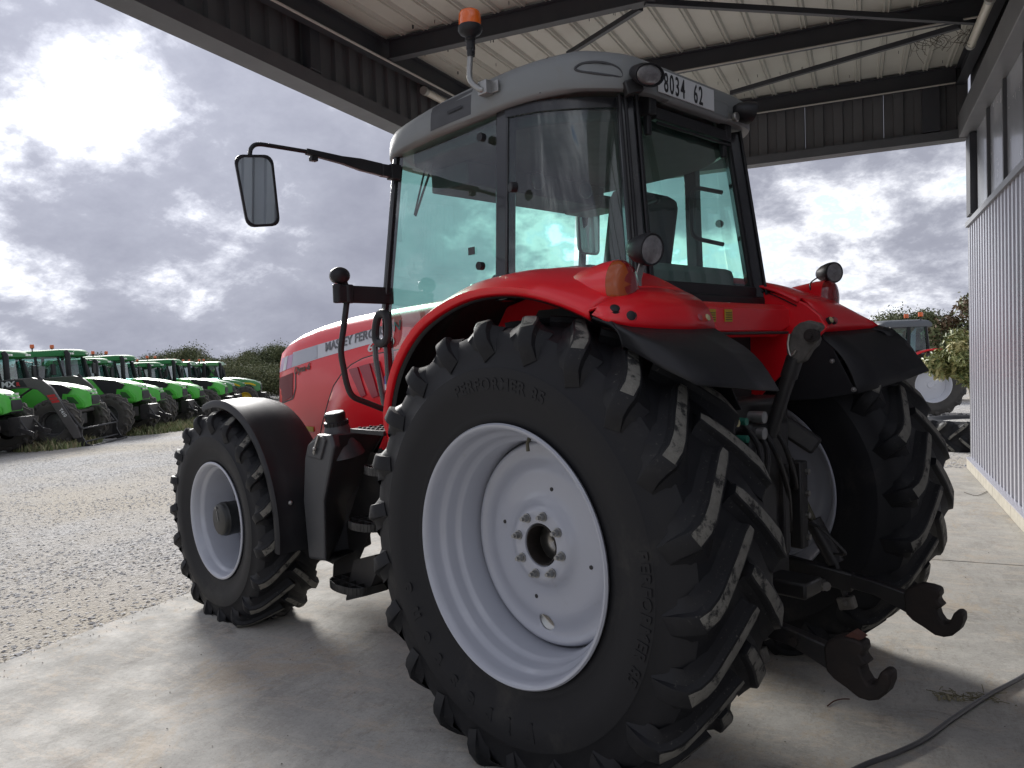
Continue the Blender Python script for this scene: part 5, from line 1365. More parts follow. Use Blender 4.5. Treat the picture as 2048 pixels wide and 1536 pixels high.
def work_light(c, d, r, stem, name='fender_work_light'):
    c = Vector(c); d = Vector(d).normalized(); R = rot_to(d)
    b = MB(); secs = []
    for h, k in ((-0.115, 0.25), (-0.105, 0.55), (-0.075, 0.80), (-0.03, 0.98), (0, 1.0), (0.006, 0.97), (0.004, 0.90)):
        secs.append([c + d * h + R @ Vector((r * k * math.cos(t), r * k * math.sin(t), 0)) for t in np.linspace(0, 2 * PI, 26, endpoint=False)])
    b.loft(secs); o = part(b, name, BLACKP, smooth=40, fixn=True)
    b = MB(); secs = []
    for h, k in ((0.002, 0.93), (0.010, 0.6), (0.013, 0.02)): secs.append([c + d * h + R @ Vector((r * k * math.cos(t), r * k * math.sin(t), 0)) for t in np.linspace(0, 2 * PI, 26, endpoint=False)])
    b.loft(secs, caps=False); b.build('lens', LENS, o, fixn=True)
    b = MB(); b.bar(c - d * 0.05 - Vector((0, 0, r * 0.8)), stem, 0.030, 0.006, d); b.cyl(Vector(stem) - Vector((0, 0, 0.03)), Vector(stem) + Vector((0, 0, 0.012)), 0.018, 12); b.build('lamp_stem', STEEL, o)
    return o
c0 = PX(1303, 499, -0.44); work_light(c0, (-0.93, 0.16, -0.15), 0.062, c0 + Vector((0.05, 0.03, -0.125)))
c1 = PX(1668, 545, -0.42); o_ = work_light(c1, (-0.88, 0.42, -0.03), 0.056, c1 + Vector((0.05, 0.01, -0.115)))
m = MB(); m.tube(arc_pts([c1 + Vector((0.08, 0.02, -0.02)), c1 + Vector((0.09, 0.09, -0.06)), c1 + Vector((0.08, 0.06, -0.14)), c1 + Vector((0.05, 0.02, -0.19))], 5), 0.004, 6); m.build('lamp_cable', BLACKP, o_)
# rubber buttons on the fender rears
def button(p, d, r, mt, name='switch_button', collar=BLACKP):
    d = Vector(d).normalized(); p = Vector(p); b = MB(); b.cyl(p - d * 0.01, p + d * 0.006, r * 1.22, 20); o = part(b, 'button_collar', collar); b = MB()
    b.tube([p + d * 0.004, p + d * 0.011, p + d * 0.015], [r, r * 0.95, r * 0.55], 20); b.build(name, mt, o)
def tail_pt(px, py):
    """point of the red fender tail under a pixel"""
    d = TB @ ray(px, py)
    tree = TAIL_TREE; hit = tree.ray_cast(Vector(TC), Vector(d))
    return hit[0], hit[1]
from mathutils.bvhtree import BVHTree
TAIL_TREE = BVHTree.FromPolygons([Vector(p) for p in vs] + [Vector(p) for p in fender().v], [tuple(f) for f in fs] + [tuple(i + len(vs) for i in f) for f in fender().f])
for px, py, r, mt in ((1229, 620, 0.0185, BLACKP), (1261, 633, 0.0185, BLACKP), (1396, 637, 0.015, PINKR), (1412, 637, 0.015, CREAM)):
    p, nr = tail_pt(px, py)
    if p is None: p = PX(px, py, -0.47); nr = Vector((-1, 0.2, 0.2))
    if nr.x > 0: nr = -nr
    button(p, nr, r, mt)
    button(Vector((p.x, -p.y, p.z)), Vector((nr.x, -nr.y, nr.z)), r, mt)

# ---------------- rear linkage
m = MB(); m.box((-0.42, 0.0, 1.02), (0.20, 0.34, 0.62)); m.box((-0.40, 0, 1.36), (0.16, 0.5, 0.14)); m.box((-0.50, 0.16, 0.92), (0.06, 0.06, 0.50)); part(m, 'hydraulic_lift_housing', BLACKM, bevel=0.02)
a0 = PX(1595, 920, -0.52); a1 = PX(1592, 1095, -0.52)
m = MB(); m.box((-0.53, (a0.y + a1.y) / 2, (a0.z + a1.z) / 2), (0.06, 0.07, a0.z - a1.z))
m.box((-0.52, (a0.y + a1.y) / 2 + 0.14, (a0.z + a1.z) / 2), (0.05, 0.05, a0.z - a1.z)); part(m, 'hitch_frame', BLACKM, bevel=0.008)
for k in range(4):
    m = MB(); z = a1.z + (a0.z - a1.z) * (k + 0.5) / 4; m.cyl((-0.56, a0.y, z), (-0.575, a0.y, z), 0.014, 8); part(m, 'frame_bolt', STEEL)
# spool valve couplers
for px, py, mt in ((1508, 834, ZINC), (1508, 866, ZINC)):
    p = PX(px, py, -0.50); m = MB(); m.tube([p + Vector((0.06, 0, 0)), p, p + Vector((-0.05, 0.0, 0)), p + Vector((-0.055, 0, 0))], [0.024, 0.026, 0.026, 0.015], 16); part(m, 'hydraulic_coupler', mt)
for px, py, mt in ((1485, 843, GREENC), (1468, 846, CREAM), (1487, 878, GREENC)):
    p = PX(px, py, -0.50); m = MB(); m.cyl(p + Vector((0.03, 0, 0)), p + Vector((-0.02, 0, 0)), 0.016, 14); part(m, 'coupler_cap', mt)
m = MB(); m.box(PX(1500, 850, -0.42), (0.12, 0.22, 0.20)); part(m, 'spool_valve', BLACKM, bevel=0.01)
# stowed top link with its hook
tl0, tl1 = PY(1540, 870, 0.0), PY(1590, 715, 0.0)
m = MB(); m.tube([tl0, tl1], 0.030, 14); m.tube([tl0.lerp(tl1, 0.75), tl1], 0.036, 14); part(m, 'top_link', BLACKM)
def plate_px(pix, Y, th, name, mt, bevel=0.006, par=None):
    q = [PY(x, y, Y) for x, y in pix]; b = MB(); b.loft([[p + Vector((0, th / 2, 0)) for p in q], [p - Vector((0, th / 2, 0)) for p in q]]); return b.build(name, mt, par or trac, fixn=True, bevel=bevel)
hk = plate_px([(1578, 706), (1577, 690), (1583, 672), (1592, 655), (1603, 646), (1620, 641), (1640, 646), (1647, 652), (1644, 660), (1636, 665), (1640, 678), (1636, 690), (1625, 700), (1612, 722), (1597, 728), (1585, 722)], 0.0, 0.05, 'top_link_hook', GREYSTEEL, 0.008)
p = PY(1624, 671, 0.03); m = MB(); m.cyl(p + Vector((0, -0.02, 0)), p + Vector((0, 0.02, 0)), 0.028, 18); m.cyl(p, p + Vector((0, 0.035, 0)), 0.014, 12); m.build('hook_pin', RUST, hk)
m = MB(); q = [PY(x, y, 0.03) for x, y in ((1579, 668), (1576, 690), (1582, 712), (1592, 700))]; m.tube(arc_pts(q, 4), 0.006, 8); m.build('hook_lever', STEEL, hk)
# lower links with claw hooks
HOOK = [(1655, 1290), (1662, 1276), (1690, 1268), (1714, 1274), (1733, 1282), (1736, 1298), (1729, 1305), (1735, 1315), (1743, 1324), (1728, 1328), (1733, 1345), (1744, 1363), (1757, 1362), (1763, 1349), (1768, 1338), (1779, 1337), (1788, 1345), (1788, 1362), (1780, 1382), (1764, 1394), (1745, 1396), (1725, 1390), (1700, 1370), (1675, 1352), (1660, 1335)]
LY = 0.40
lk = plate_px([(1520, 1245), (1540, 1238), (1600, 1262), (1660, 1288), (1668, 1340), (1640, 1322), (1590, 1290), (1520, 1265)], LY, 0.05, 'lower_link', BLACKM)
h1 = plate_px(HOOK, LY, 0.075, 'claw_hook', RUST, 0.014, lk)
q = [PY(x, y, LY + 0.02) for x, y in ((1690, 1272), (1704, 1264), (1725, 1278), (1715, 1282))]; m = MB(); m.loft([q, [p - Vector((0, 0.05, 0)) for p in q]]); m.build('hook_latch', mat('red_rust', (0.12, 0.045, 0.03), 0.7, var=(14, 0.8)), lk, fixn=True)
p = PY(1588, 1282, LY + 0.027); m = MB(); m.cyl(p, p + Vector((0, 0.015, 0)), 0.018, 8); m.build('link_bolt', RUST, lk)
# the right link is the same piece mirrored over the tractor's centre plane
for o in (lk,):
    me = [(o, 'lower_link')]
q2 = [PY(x, y, LY) for x, y in ((1520, 1245), (1540, 1238), (1600, 1262), (1660, 1288), (1668, 1340), (1640, 1322), (1590, 1290), (1520, 1265))]
def flipY(P): return [Vector((p.x, -p.y, p.z)) for p in P]
b = MB(); f2 = flipY(q2); b.loft([[p + Vector((0, 0.025, 0)) for p in f2], [p - Vector((0, 0.025, 0)) for p in f2]]); lk2 = part(b, 'lower_link', BLACKM, fixn=True, bevel=0.006)
f2 = flipY([PY(x, y, LY) for x, y in HOOK]); b = MB(); b.loft([[p + Vector((0, 0.037, 0)) for p in f2], [p - Vector((0, 0.037, 0)) for p in f2]]); b.build('claw_hook', RUST, lk2, fixn=True, bevel=0.014)
fx = [Vector((-0.35, s * 0.40, 0.66)) for s in (1, -1)]
for s in (1, -1):
    p = q2[0].lerp(q2[-1], 0.5); p = Vector((p.x, s * p.y, p.z)); m = MB(); m.bar((-0.15, s * 0.36, 0.62), p + Vector((-0.04, 0, 0)), 0.05, 0.09); part(m, 'link_arm', BLACKM, bevel=0.01)
# lift rods
def lift_rod(s):
    def S(v): return Vector((v[0], s * v[1], v[2]))
    top = PY(1600, 985, -0.36); mid0 = PY(1625, 1040, -0.38); mid1 = PY(1672, 1125, -0.40); bot = PY(1694, 1205, -0.42)
    f = lambda p: Vector((p.x, s * abs(p.y), p.z))
    b = MB(); b.tube([f(top) + Vector((0.05, 0, 0.16)), f(top), f(mid0)], 0.018, 12); o = part(b, 'lift_rod', mat('olive_grease', (0.07, 0.065, 0.04), 0.5))
    b = MB(); b.tube([f(mid0), f(mid1)], [0.040, 0.040], 16); b.build('rod_sleeve', BLACKM, o)
    b = MB(); b.tube([f(mid1), f(mid1).lerp(f(bot), 0.5) + Vector((0, 0.015, 0)), f(bot)], 0.010, 8); b.tube([f(mid1), f(mid1).lerp(f(bot), 0.5) - Vector((0, 0.02, 0)), f(bot)], 0.010, 8); b.build('rod_fork', BLACKM, o)
    b = MB(); b.tube(round_path([f(mid0) + Vector((0.01, 0.05 * -s, 0.0)), f(mid0) + Vector((-0.07, 0.055 * -s, -0.02)), f(mid1) + Vector((-0.08, 0.055 * -s, 0.06)), f(mid1) + Vector((-0.01, 0.04 * -s, 0.05))], 0.03), 0.007, 8); b.build('rod_handle', BLACKM, o)
    b = MB(); b.box(f(bot), (0.075, 0.05, 0.06), Matrix.Rotation(0.3, 3, 'Y')); b.cyl(f(bot) + Vector((0, -0.035, 0)), f(bot) + Vector((0, 0.035, 0)), 0.016, 12); b.build('rod_clevis', GREYSTEEL, o, bevel=0.008)
lift_rod(-1); lift_rod(1)
m = MB(); p = PX(1648, 1170, -0.60); m.cyl(p, p + Vector((-0.02, 0.015, 0)), 0.022, 8); m.cyl(p + Vector((0.02, 0, 0)), p, 0.028, 14); part(m, 'link_nut', STEEL)
for s in (1, -1):
    m = MB(); m.bar((-0.28, s * 0.22, 1.40), (-0.56, s * 0.36, 1.18), 0.07, 0.09); part(m, 'lift_arm', BLACKM, bevel=0.015)
m = MB(); m.box((-0.55, 0, 0.62), (0.30, 0.16, 0.07)); m.box((-0.42, 0, 0.66), (0.2, 0.3, 0.16)); part(m, 'drawbar', BLACKM, bevel=0.012)

for k, (y0, y1, x1, z1) in enumerate(((0.10, 0.22, -0.46, 0.75), (0.04, -0.20, -0.50, 0.80), (-0.06, -0.26, -0.44, 1.0), (0.16, 0.30, -0.40, 0.95))):
    m = MB(); m.tube(arc_pts([(-0.46, y0, 1.34), (-0.56, y0 + 0.02, 1.22), (-0.55, (y0 + y1) / 2, 1.02), (x1, y1, z1)], 6), 0.012, 8); part(m, 'hydraulic_hose', BLACKM)
# ------------------------------------------------------------------ parked tractors
def ground_px(px, py):
    d = ray(px, py); t = (0 - CAM_H) / d[2]
    for _ in range(40):
        p = np.array([0, 0, CAM_H]) + d * t; t = (float(gz(p[0], p[1])) - CAM_H) / d[2]
    return np.array([0, 0, CAM_H]) + d * t
GREEN = mat('green_paint', (0.075, 0.48, 0.045), 0.4, coat=0.25, var=(3, 0.4), col2=(0.045, 0.32, 0.03), dirt=((0.16, 0.17, 0.10), 4, 0.6, 1.1))
DGREEN = mat('dark_green_roof', (0.025, 0.17, 0.05), 0.6, spec=0.25)
JDGREEN = mat('deep_green_paint', (0.030, 0.20, 0.035), 0.35, coat=0.4)
YSTRIPE = mat('yellow_stripe', (0.70, 0.50, 0.02), 0.45)
BGLASS = glass_mat('parked_cab_glass', (0.42, 0.62, 0.58), 0.9)
DISTRED = RED
HEADL = mat('headlamp', (0.75, 0.75, 0.72), 0.15, coat=0.6)
LOADG = mat('loader_grey', (0.085, 0.08, 0.078), 0.45, var=(6, 0.4))
DUSTY = mat('dusty_tyre', (0.045, 0.043, 0.040), 0.8, var=(4, 0.7), col2=(0.10, 0.092, 0.08))
DUSTYTOP = mat('dusty_lug', (0.13, 0.12, 0.10), 0.9, var=(8, 0.6))
def bg_wheel(root, x, y, R, W, rim_mat, tyre_me, disc_me, sgn):
    w = empty('wheel', (x, y, R), 0, root)
    for nm, me in (('tyre', tyre_me), ('rim', disc_me)):
        o = bpy.data.objects.new(nm, me); COL.objects.link(o); o.parent = w
        if sgn < 0: o.scale = (1, -1, 1)
    return w
_cache = {}
def tyre_me(R, W, rr, key):
    if key not in _cache:
        o = make_tyre(R, W, rr, W * 0.42, 16, 0.05, 17, n=40, lw=0.06).build('tyre', [DUSTY, DUSTYTOP, DUSTY]); _cache[key] = o.data; bpy.data.objects.remove(o)
    return _cache[key]
def rim_me(rr, W, m_, key, dish):
    if key not in _cache:
        h = W * 0.42
        b = MB(); b.lathe([(rr, h - 0.01), (rr + 0.015, h), (rr - 0.005, h + 0.002), (rr - 0.02, h - 0.03), (rr - 0.03, h * 0.5), (rr - 0.06, h * 0.35), (rr - 0.07, dish), (rr - 0.10, dish + 0.01), (rr * 0.55, dish + 0.005), (rr * 0.42, dish + 0.03), (rr * 0.2, dish + 0.035), (rr * 0.17, dish + 0.06), (0, dish + 0.06)], 36)
        for k in range(8):
            a = 2 * PI * k / 8; b.cyl((rr * 0.30 * math.cos(a), dish + 0.03, rr * 0.30 * math.sin(a)), (rr * 0.30 * math.cos(a), dish + 0.05, rr * 0.30 * math.sin(a)), 0.018, 6)
        o = b.build('rim', m_); _cache[key] = o.data; bpy.data.objects.remove(o)
    return _cache[key]
def parked(style, name):
    r = empty(name)
    body, roofm, rimm = {'deutz': (GREEN, DGREEN, mat('dark_wheel', (0.07, 0.07, 0.07), 0.5)), 'jd': (JDGREEN, JDGREEN, YSTRIPE), 'mf': (RED, mat('grey_roof', (0.10, 0.11, 0.118), 0.5), mat('clean_silver_paint', (0.60, 0.61, 0.64), 0.4))}[style]
    P = lambda b, n, m, **k: b.build(n, m, r, **k)
    RRr, RFr, wb = 0.93, 0.74, 2.75
    for s in (1, -1):
        bg_wheel(r, 0, s * 0.92, RRr, 0.56, rimm, tyre_me(RRr, 0.56, 0.50, 'tr'), rim_me(0.50, 0.56, rimm, 'rr' + style, -0.02), s)
        bg_wheel(r, wb, s * 0.92, RFr, 0.46, rimm, tyre_me(RFr, 0.46, 0.37, 'tf'), rim_me(0.37, 0.46, rimm, 'rf' + style, -0.03), s)
    b = MB(); b.box((0.8, 0, 0.95), (2.4, 0.5, 0.5)); b.box((2.4, 0, 0.8), (1.5, 0.42, 0.35)); b.tube([(wb, -0.8, RFr), (wb, 0.8, RFr)], 0.12, 10); b.tube([(0, -0.8, RRr), (0, 0.8, RRr)], 0.16, 10); P(b, 'chassis', BLACKM, bevel=0.03)
    # hood
    def sec(X, hw, zt, zbm): return [(X, hw, zbm), (X, hw, zt - 0.14), (X, hw * 0.86, zt - 0.03), (X, hw * 0.5, zt), (X, -hw * 0.5, zt), (X, -hw * 0.86, zt - 0.03), (X, -hw, zt - 0.14), (X, -hw, zbm)]
    b = MB(); b.loft([sec(1.25, 0.44, 2.05, 1.15), sec(1.9, 0.44, 2.03, 1.12), sec(2.6, 0.42, 1.93, 1.10), sec(3.2, 0.38, 1.78, 1.10), sec(3.45, 0.33, 1.64, 1.16), sec(3.52, 0.27, 1.54, 1.20)]); hood_ = P(b, 'hood', body, smooth=30, fixn=True)
    for s in (1, -1):
        if style == 'deutz':
            b = MB(); b.prism([(1.95, 1.98), (2.75, 1.88), (3.05, 1.74), (2.70, 1.33), (2.45, 1.33)], 'Y', s * 0.415, s * 0.452); P(b, 'side_grille', mat('black_mesh', (0.016, 0.016, 0.018), 0.6))
            b = MB(); b.prism([(2.78, 1.60), (3.15, 1.56), (3.36, 1.30), (3.36, 1.16), (2.90, 1.13), (2.70, 1.20)], 'Y', s * 0.38, s * 0.456); P(b, 'nose_cheek', body, bevel=0.01)
            b = MB(); b.prism([(2.90, 1.50), (3.08, 1.48), (3.24, 1.28), (2.90, 1.24)], 'Y', s * 0.456, s * 0.460); P(b, 'cheek_grille', mat('green_black_mesh', (0.02, 0.10, 0.02), 0.6))
        elif style == 'jd':
            b = MB(); b.prism([(1.4, 1.80), (3.0, 1.66), (3.3, 1.52), (3.25, 1.46), (2.9, 1.58), (1.4, 1.72)], 'Y', s * 0.405, s * 0.450); P(b, 'yellow_band', YSTRIPE)
            b = MB(); b.prism([(1.6, 1.62), (3.0, 1.50), (3.2, 1.30), (1.6, 1.22)], 'Y', s * 0.405, s * 0.446); P(b, 'side_grille', MATS['black_mesh'])
        else:
            b = MB(); b.prism([(1.6, 1.86), (3.0, 1.70), (3.2, 1.58), (1.6, 1.72)], 'Y', s * 0.405, s * 0.448); P(b, 'silver_band', DECAL)
        b = MB(); b.box((3.40, s * 0.17, 1.66), (0.14, 0.12, 0.06)); b.build('headlamp', HEADL, hood_)
        b = MB(); b.box((3.46, s * 0.10, 1.56), (0.14, 0.10, 0.05)); b.build('headlamp', HEADL, hood_)
    b = MB(); b.prism([(3.30, 1.62), (3.50, 1.58), (3.56, 1.35), (3.50, 1.14), (3.30, 1.12)], 'Y', -0.25, 0.25); P(b, 'nose_grille', mat('black_mesh', (0.016, 0.016, 0.018), 0.6), bevel=0.02)
    rx, zt_ = (0.36, -0.16) if style == 'mf' else (0.0, 0.0)          # shorter, lower cab
    # cab
    A = {'fb': (1.30, 0.62, 1.35), 'ft': (1.02, 0.70, 2.78), 'mb': (0.35, 0.80, 1.70), 'mt': (0.30, 0.74, 2.80), 'rb': (-0.42 + rx, 0.74, 1.72), 'rt': (-0.35 + rx, 0.70, 2.78 + zt_)}
    A['ft'] = (1.02, 0.70, 2.78 + zt_); A['mt'] = (0.30, 0.74, 2.80 + zt_)
    if style == 'mf': A['mb'] = (0.55, 0.80, 1.70); A['mt'] = (0.50, 0.74, 2.64)
    b = MB()
    for s in (1, -1):
        for lo, hi, w_ in (('fb', 'ft', 0.06), ('mb', 'mt', 0.08), ('rb', 'rt', 0.08)):
            p, q = A[lo], A[hi]; b = MB(); b.bar((p[0], s * p[1], p[2]), (q[0], s * q[1], q[2]), w_, 0.06); P(b, 'cab_post', BLACKP)
    b = MB(); lo = [(1.28, 0.62, 1.35), (0.35, 0.79, 1.60), (-0.40 + rx, 0.73, 1.72), (-0.40 + rx, -0.73, 1.72), (0.35, -0.79, 1.60), (1.28, -0.62, 1.35)]; hi = [(1.02, 0.69, 2.78 + zt_), (0.30, 0.73, 2.79 + zt_), (-0.34 + rx, 0.69, 2.78 + zt_), (-0.34 + rx, -0.69, 2.78 + zt_), (0.30, -0.73, 2.79 + zt_), (1.02, -0.69, 2.78 + zt_)]
    b.loft([lo, hi], caps=False); P(b, 'cab_glass', BGLASS, smooth=0)
    b = MB(); b.box((0.45, 0, 1.45), (1.5, 1.2, 0.5)); P(b, 'cab_floor', DARKGREY, bevel=0.04)
    b = MB(); b.box((0.30, 0, 1.86), (0.45, 0.45, 0.16)); b.box((0.07, 0, 2.15), (0.12, 0.44, 0.55)); P(b, 'seat', SEATF, bevel=0.04)
    b = MB(); b.tube([(1.1, 0, 1.7), (0.92, 0, 2.0)], 0.06, 8); b.tube([Vector((0.90, 0, 2.02)) + Matrix.Rotation(rad(-35), 3, 'Y') @ Vector((0.2 * math.cos(t), 0.2 * math.sin(t), 0)) for t in np.linspace(0, 2 * PI, 17)], 0.018, 6, caps=False); P(b, 'steering_wheel', BLACKP)
    def rr_(inx, z): z += zt_; return [(-0.52 + rx + inx, -0.72 + inx, z), (1.18 - inx, -0.76 + inx, z), (1.34 - inx, -0.60 + inx, z), (1.38 - inx, 0, z), (1.34 - inx, 0.60 - inx, z), (1.18 - inx, 0.76 - inx, z), (-0.52 + rx + inx, 0.72 - inx, z), (-0.62 + rx + inx, 0, z)]
    b = MB(); b.loft([rr_(0.08, 2.76), rr_(0.0, 2.80), rr_(0.01, 2.90), rr_(0.08, 2.98), rr_(0.25, 3.02), rr_(0.6, 3.03)]); P(b, 'cab_roof', roofm, smooth=40, fixn=True)
    for y in (-0.62, -0.45, 0.45, 0.62): b = MB(); b.box((1.36, y * 0.95, 2.86 + zt_), (0.05, 0.11, 0.06)); P(b, 'roof_light', HEADL)
    for s in (1, -1):
        b = MB(); pts = [(0.98 * math.cos(rad(a)), 0.93 + 1.02 * math.sin(rad(a))) for a in np.linspace(20, 150, 14)]
        secs = [[(x, s * 1.15, z - 0.03), (x, s * 1.17, z), (x * 1.02, s * 0.95, z + 0.03), (x * 1.02, s * 1.23, z + 0.04), (x * 0.98, s * 1.23, z)] for x, z in pts]
        b.loft(secs); P(b, 'fender', body if style != 'deutz' else body, smooth=40, fixn=True)
        b = MB(); b.tube([(1.05, s * 0.70, 2.66), (1.15, s * 1.15, 2.62), (1.15, s * 1.18, 2.55)], 0.018, 6); b.box((1.15, s * 1.20, 2.35), (0.06, 0.19, 0.36)); P(b, 'mirror', BLACKP, bevel=0.015)
    b = MB(); b.tube([(1.32, -0.60, 1.75), (1.32, -0.64, 1.90), (1.32, -0.64, 2.86), (1.26, -0.64, 2.94)], [0.07, 0.085, 0.085, 0.075], 12); P(b, 'exhaust', BLACKP)
    b = MB(); b.tube([(1.32, 0.60, 1.75), (1.26, 0.62, 2.10), (1.10, 0.66, 2.70)], [0.06, 0.07, 0.07], 10); P(b, 'air_intake', BLACKP)
    for y in (-0.55, 0.55):
        b = MB(); b.lathe([(0.0, 0), (0.02, 0), (0.02, 0.10), (0.05, 0.11), (0.055, 0.14)], 12, c=(0.1, y, 2.98 + zt_), axis='Z'); o = P(b, 'beacon_base', BLACKP)
        b = MB(); b.lathe([(0.066, 0.12), (0.070, 0.20), (0.060, 0.245), (0.0, 0.25)], 14, c=(0.1, y, 2.98 + zt_), axis='Z'); b.build('beacon_dome', AMBER, o)
    b = MB(); b.box((3.62, 0, 0.78), (0.32, 0.7, 0.5)); b.bar((3.7, 0.35, 0.7), (4.15, 0.42, 0.55), 0.06, 0.12); b.bar((3.7, -0.35, 0.7), (4.15, -0.42, 0.55), 0.06, 0.12); b.tube([(3.75, -0.3, 0.95), (4.0, -0.38, 0.6)], 0.03, 8); b.tube([(3.75, 0.3, 0.95), (4.0, 0.38, 0.6)], 0.03, 8); P(b, 'front_linkage', BLACKM, bevel=0.02)
    return r
HEAD = rad(27)
def put_nose(o, px, py, head=HEAD, nose=3.5):
    g = ground_px(px, py); x = g[0] - nose * math.cos(head); y = g[1] - nose * math.sin(head)
    # follow the falling yard: seat all wheels on the slope
    zr = float(gz(np.float64(x), np.float64(y))); xf, yf = x + 2.75 * math.cos(head), y + 2.75 * math.sin(head); zf = float(gz(np.float64(xf), np.float64(yf)))
    o.location = (x, y, zr); o.rotation_euler = (0, -math.atan2(zf - zr, 2.75), head)
deutz = parked('deutz', 'parked_tractor')
spots = [(40, 908, 'bright green tractor parked ahead of the one with the grey loader'), (196, 886, 'bright green tractor with grey front loader lowered to the gravel'), (290, 869, 'first bright green tractor behind the one with the grey loader'),
         (334, 858, 'second bright green tractor behind the one with the grey loader'), (373, 850, 'third bright green tractor behind the one with the grey loader'), (414, 841, 'fourth bright green tractor behind the one with the grey loader'), (452, 834, 'farthest bright green tractor of the row, before the dark green ones')]
GT = []
for i, (px, py, lab) in enumerate(spots):
    o = deutz if i == 0 else copy_tree(deutz)
    put_nose(o, px, py, HEAD + rad([0, 2, -3, 3, -1, -5, 4][i])); o.scale = [(1, 1, 1), (1, 1, 1), (1.03, 1.03, 1.04), (0.97, 0.97, 0.96), (1, 1, 1.02), (0.95, 0.95, 0.94), (1.02, 1.02, 1.0)][i]; tag(o, lab, 'tractor', 'green tractors parked in a row'); GT.append(o)
jd = parked('jd', 'parked_tractor')
for i, (px, py, lab) in enumerate(((470, 825, 'dark green tractor with yellow stripe and wheels at the end of the row'), (494, 820, 'dark green tractor with yellow stripe half hidden behind its twin'), (524, 818, 'dark green tractor with yellow stripe beside the red hood'))):
    o = jd if i == 0 else copy_tree(jd); put_nose(o, px, py, HEAD + rad(3 * i)); tag(o, lab, 'tractor', 'dark green tractors beyond the row')
mf = parked('mf', 'parked_tractor')
h = rad(197); mf.location = (1.66, 26.2, float(gz(1.6, 26.2))); mf.rotation_euler = (0, 0, h); tag(mf, 'red tractor with silver wheels and grey roof parked beyond the tyre planter', 'tractor', 'red tractors past the slab')
o = copy_tree(mf); o.location = (0.4, 36.0, float(gz(0.4, 36.0))); o.rotation_euler = (0, 0, rad(12)); tag(o, 'red tractor showing only its red hood behind the grey roofed one', 'tractor', 'red tractors past the slab')
# front loader on the second green tractor
T1 = GT[1]
def loader(root):
    prof = [(1.25, 1.98), (1.30, 2.10), (2.35, 2.14), (2.65, 2.05), (2.90, 1.80), (3.55, 0.55), (3.60, 0.30), (3.40, 0.26), (3.30, 0.45), (2.72, 1.55), (2.48, 1.78), (2.2, 1.84), (1.35, 1.84)]
    for s in (1, -1):
        b = MB(); b.prism(prof, 'Y', s * 1.17, s * 1.29); arm = b.build('loader_arm', LOADG, root, bevel=0.015)
        b = MB(); b.tube([(2.50, s * 1.23, 2.16), (3.0, s * 1.23, 1.52)], 0.05, 10); b.tube([(2.95, s * 1.23, 1.60), (3.62, s * 1.23, 0.55)], 0.035, 10); b.build('tilt_cylinder', BLACKM, arm)
        b = MB(); b.tube([(1.45, s * 1.23, 1.25), (2.0, s * 1.23, 1.62)], 0.05, 10); b.tube([(1.95, s * 1.23, 1.6), (2.4, s * 1.23, 1.88)], 0.03, 10); b.build('lift_cylinder', BLACKM, arm)
        b = MB(); b.bar((1.25, s * 1.22, 1.5), (1.30, s * 1.22, 2.05), 0.14, 0.22, (1, 0, 0)); b.build('loader_tower', LOADG, root, bevel=0.01)
    b = MB(); b.tube([(3.10, -1.2, 1.05), (3.10, 1.2, 1.05)], 0.07, 10); b.build('cross_tube', LOADG, root)
    b = MB()
    for s in (-1, 1): b.prism([(3.5, 0.62), (3.62, 0.60), (3.60, 0.35), (3.72, 0.10), (3.90, 0.03), (3.88, 0.0), (3.60, 0.0), (3.45, 0.20)], 'Y', s * 1.16, s * 1.22)
    b.tube([(3.60, -1.2, 0.55), (3.60, 1.2, 0.55)], 0.03, 8); b.tube([(3.86, -1.2, 0.03), (3.86, 1.2, 0.03)], 0.028, 8); b.tube([(3.62, -1.2, 0.15), (3.62, 1.2, 0.15)], 0.028, 8)
    b.build('tool_carrier', BLACKM, root)
    # lettering on the near (right-hand) arm
    Yf = -1.2915
    b = MB(); b.prism([(1.45, 1.88), (2.22, 1.88), (2.10, 2.09), (1.45, 2.09)], 'Y', -1.2905, -1.2890); b.build('name_panel', BLACKINK, root)
    b = MB(); vs, fs = text_mesh('MX', 0.22, 0.002, 0, 'LEFT', 1.0, 0.008); b.add([(1.50 + v.x * 1.15, Yf - v.z, 1.905 + v.y) for v in vs], fs); b.build('lettering', WHITE, root)
    b = MB(); vs, fs = text_mesh('R', 0.15, 0.002, 0, 'LEFT', 1.0, 0.008); b.add([(1.92 + v.x, Yf - v.z, 1.92 + v.y) for v in vs], fs); b.build('lettering', mat('loader_red', (0.45, 0.02, 0.025), 0.5), root)
    d = Vector((0.75, 0, -1.25)).normalized(); n_ = Vector((d.z * -1, 0, d.x))
    c = Vector((2.74, Yf, 1.60))
    for k in range(3):
        a = c + d * (0.10 * k); q = [a, a + Vector((0.22, 0, 0.02)), a + Vector((0.25, 0, -0.05)), a + Vector((0.03, 0, -0.07))]
        b = MB(); b.loft([q, [p + Vector((0, 0.004, 0)) for p in q]]); b.build('red_mark', MATS['loader_red'], root, fixn=True)
    b = MB(); vs, fs = text_mesh('T410', 0.13, 0.002, 0, 'LEFT', 1.0, 0.004); o_ = Vector((3.05, Yf - 0.001, 1.16)); up = Vector((0.86, 0, 0.5))
    b.add([o_ + d * v.x + up * v.y - Vector((0, v.z, 0)) for v in vs], fs); b.build('lettering', WHITE, root)
for ch in [c for T_ in (T1, GT[3], GT[5]) for c in T_.children if c.name.startswith('front_linkage')]: bpy.data.objects.remove(ch)
loader(T1)

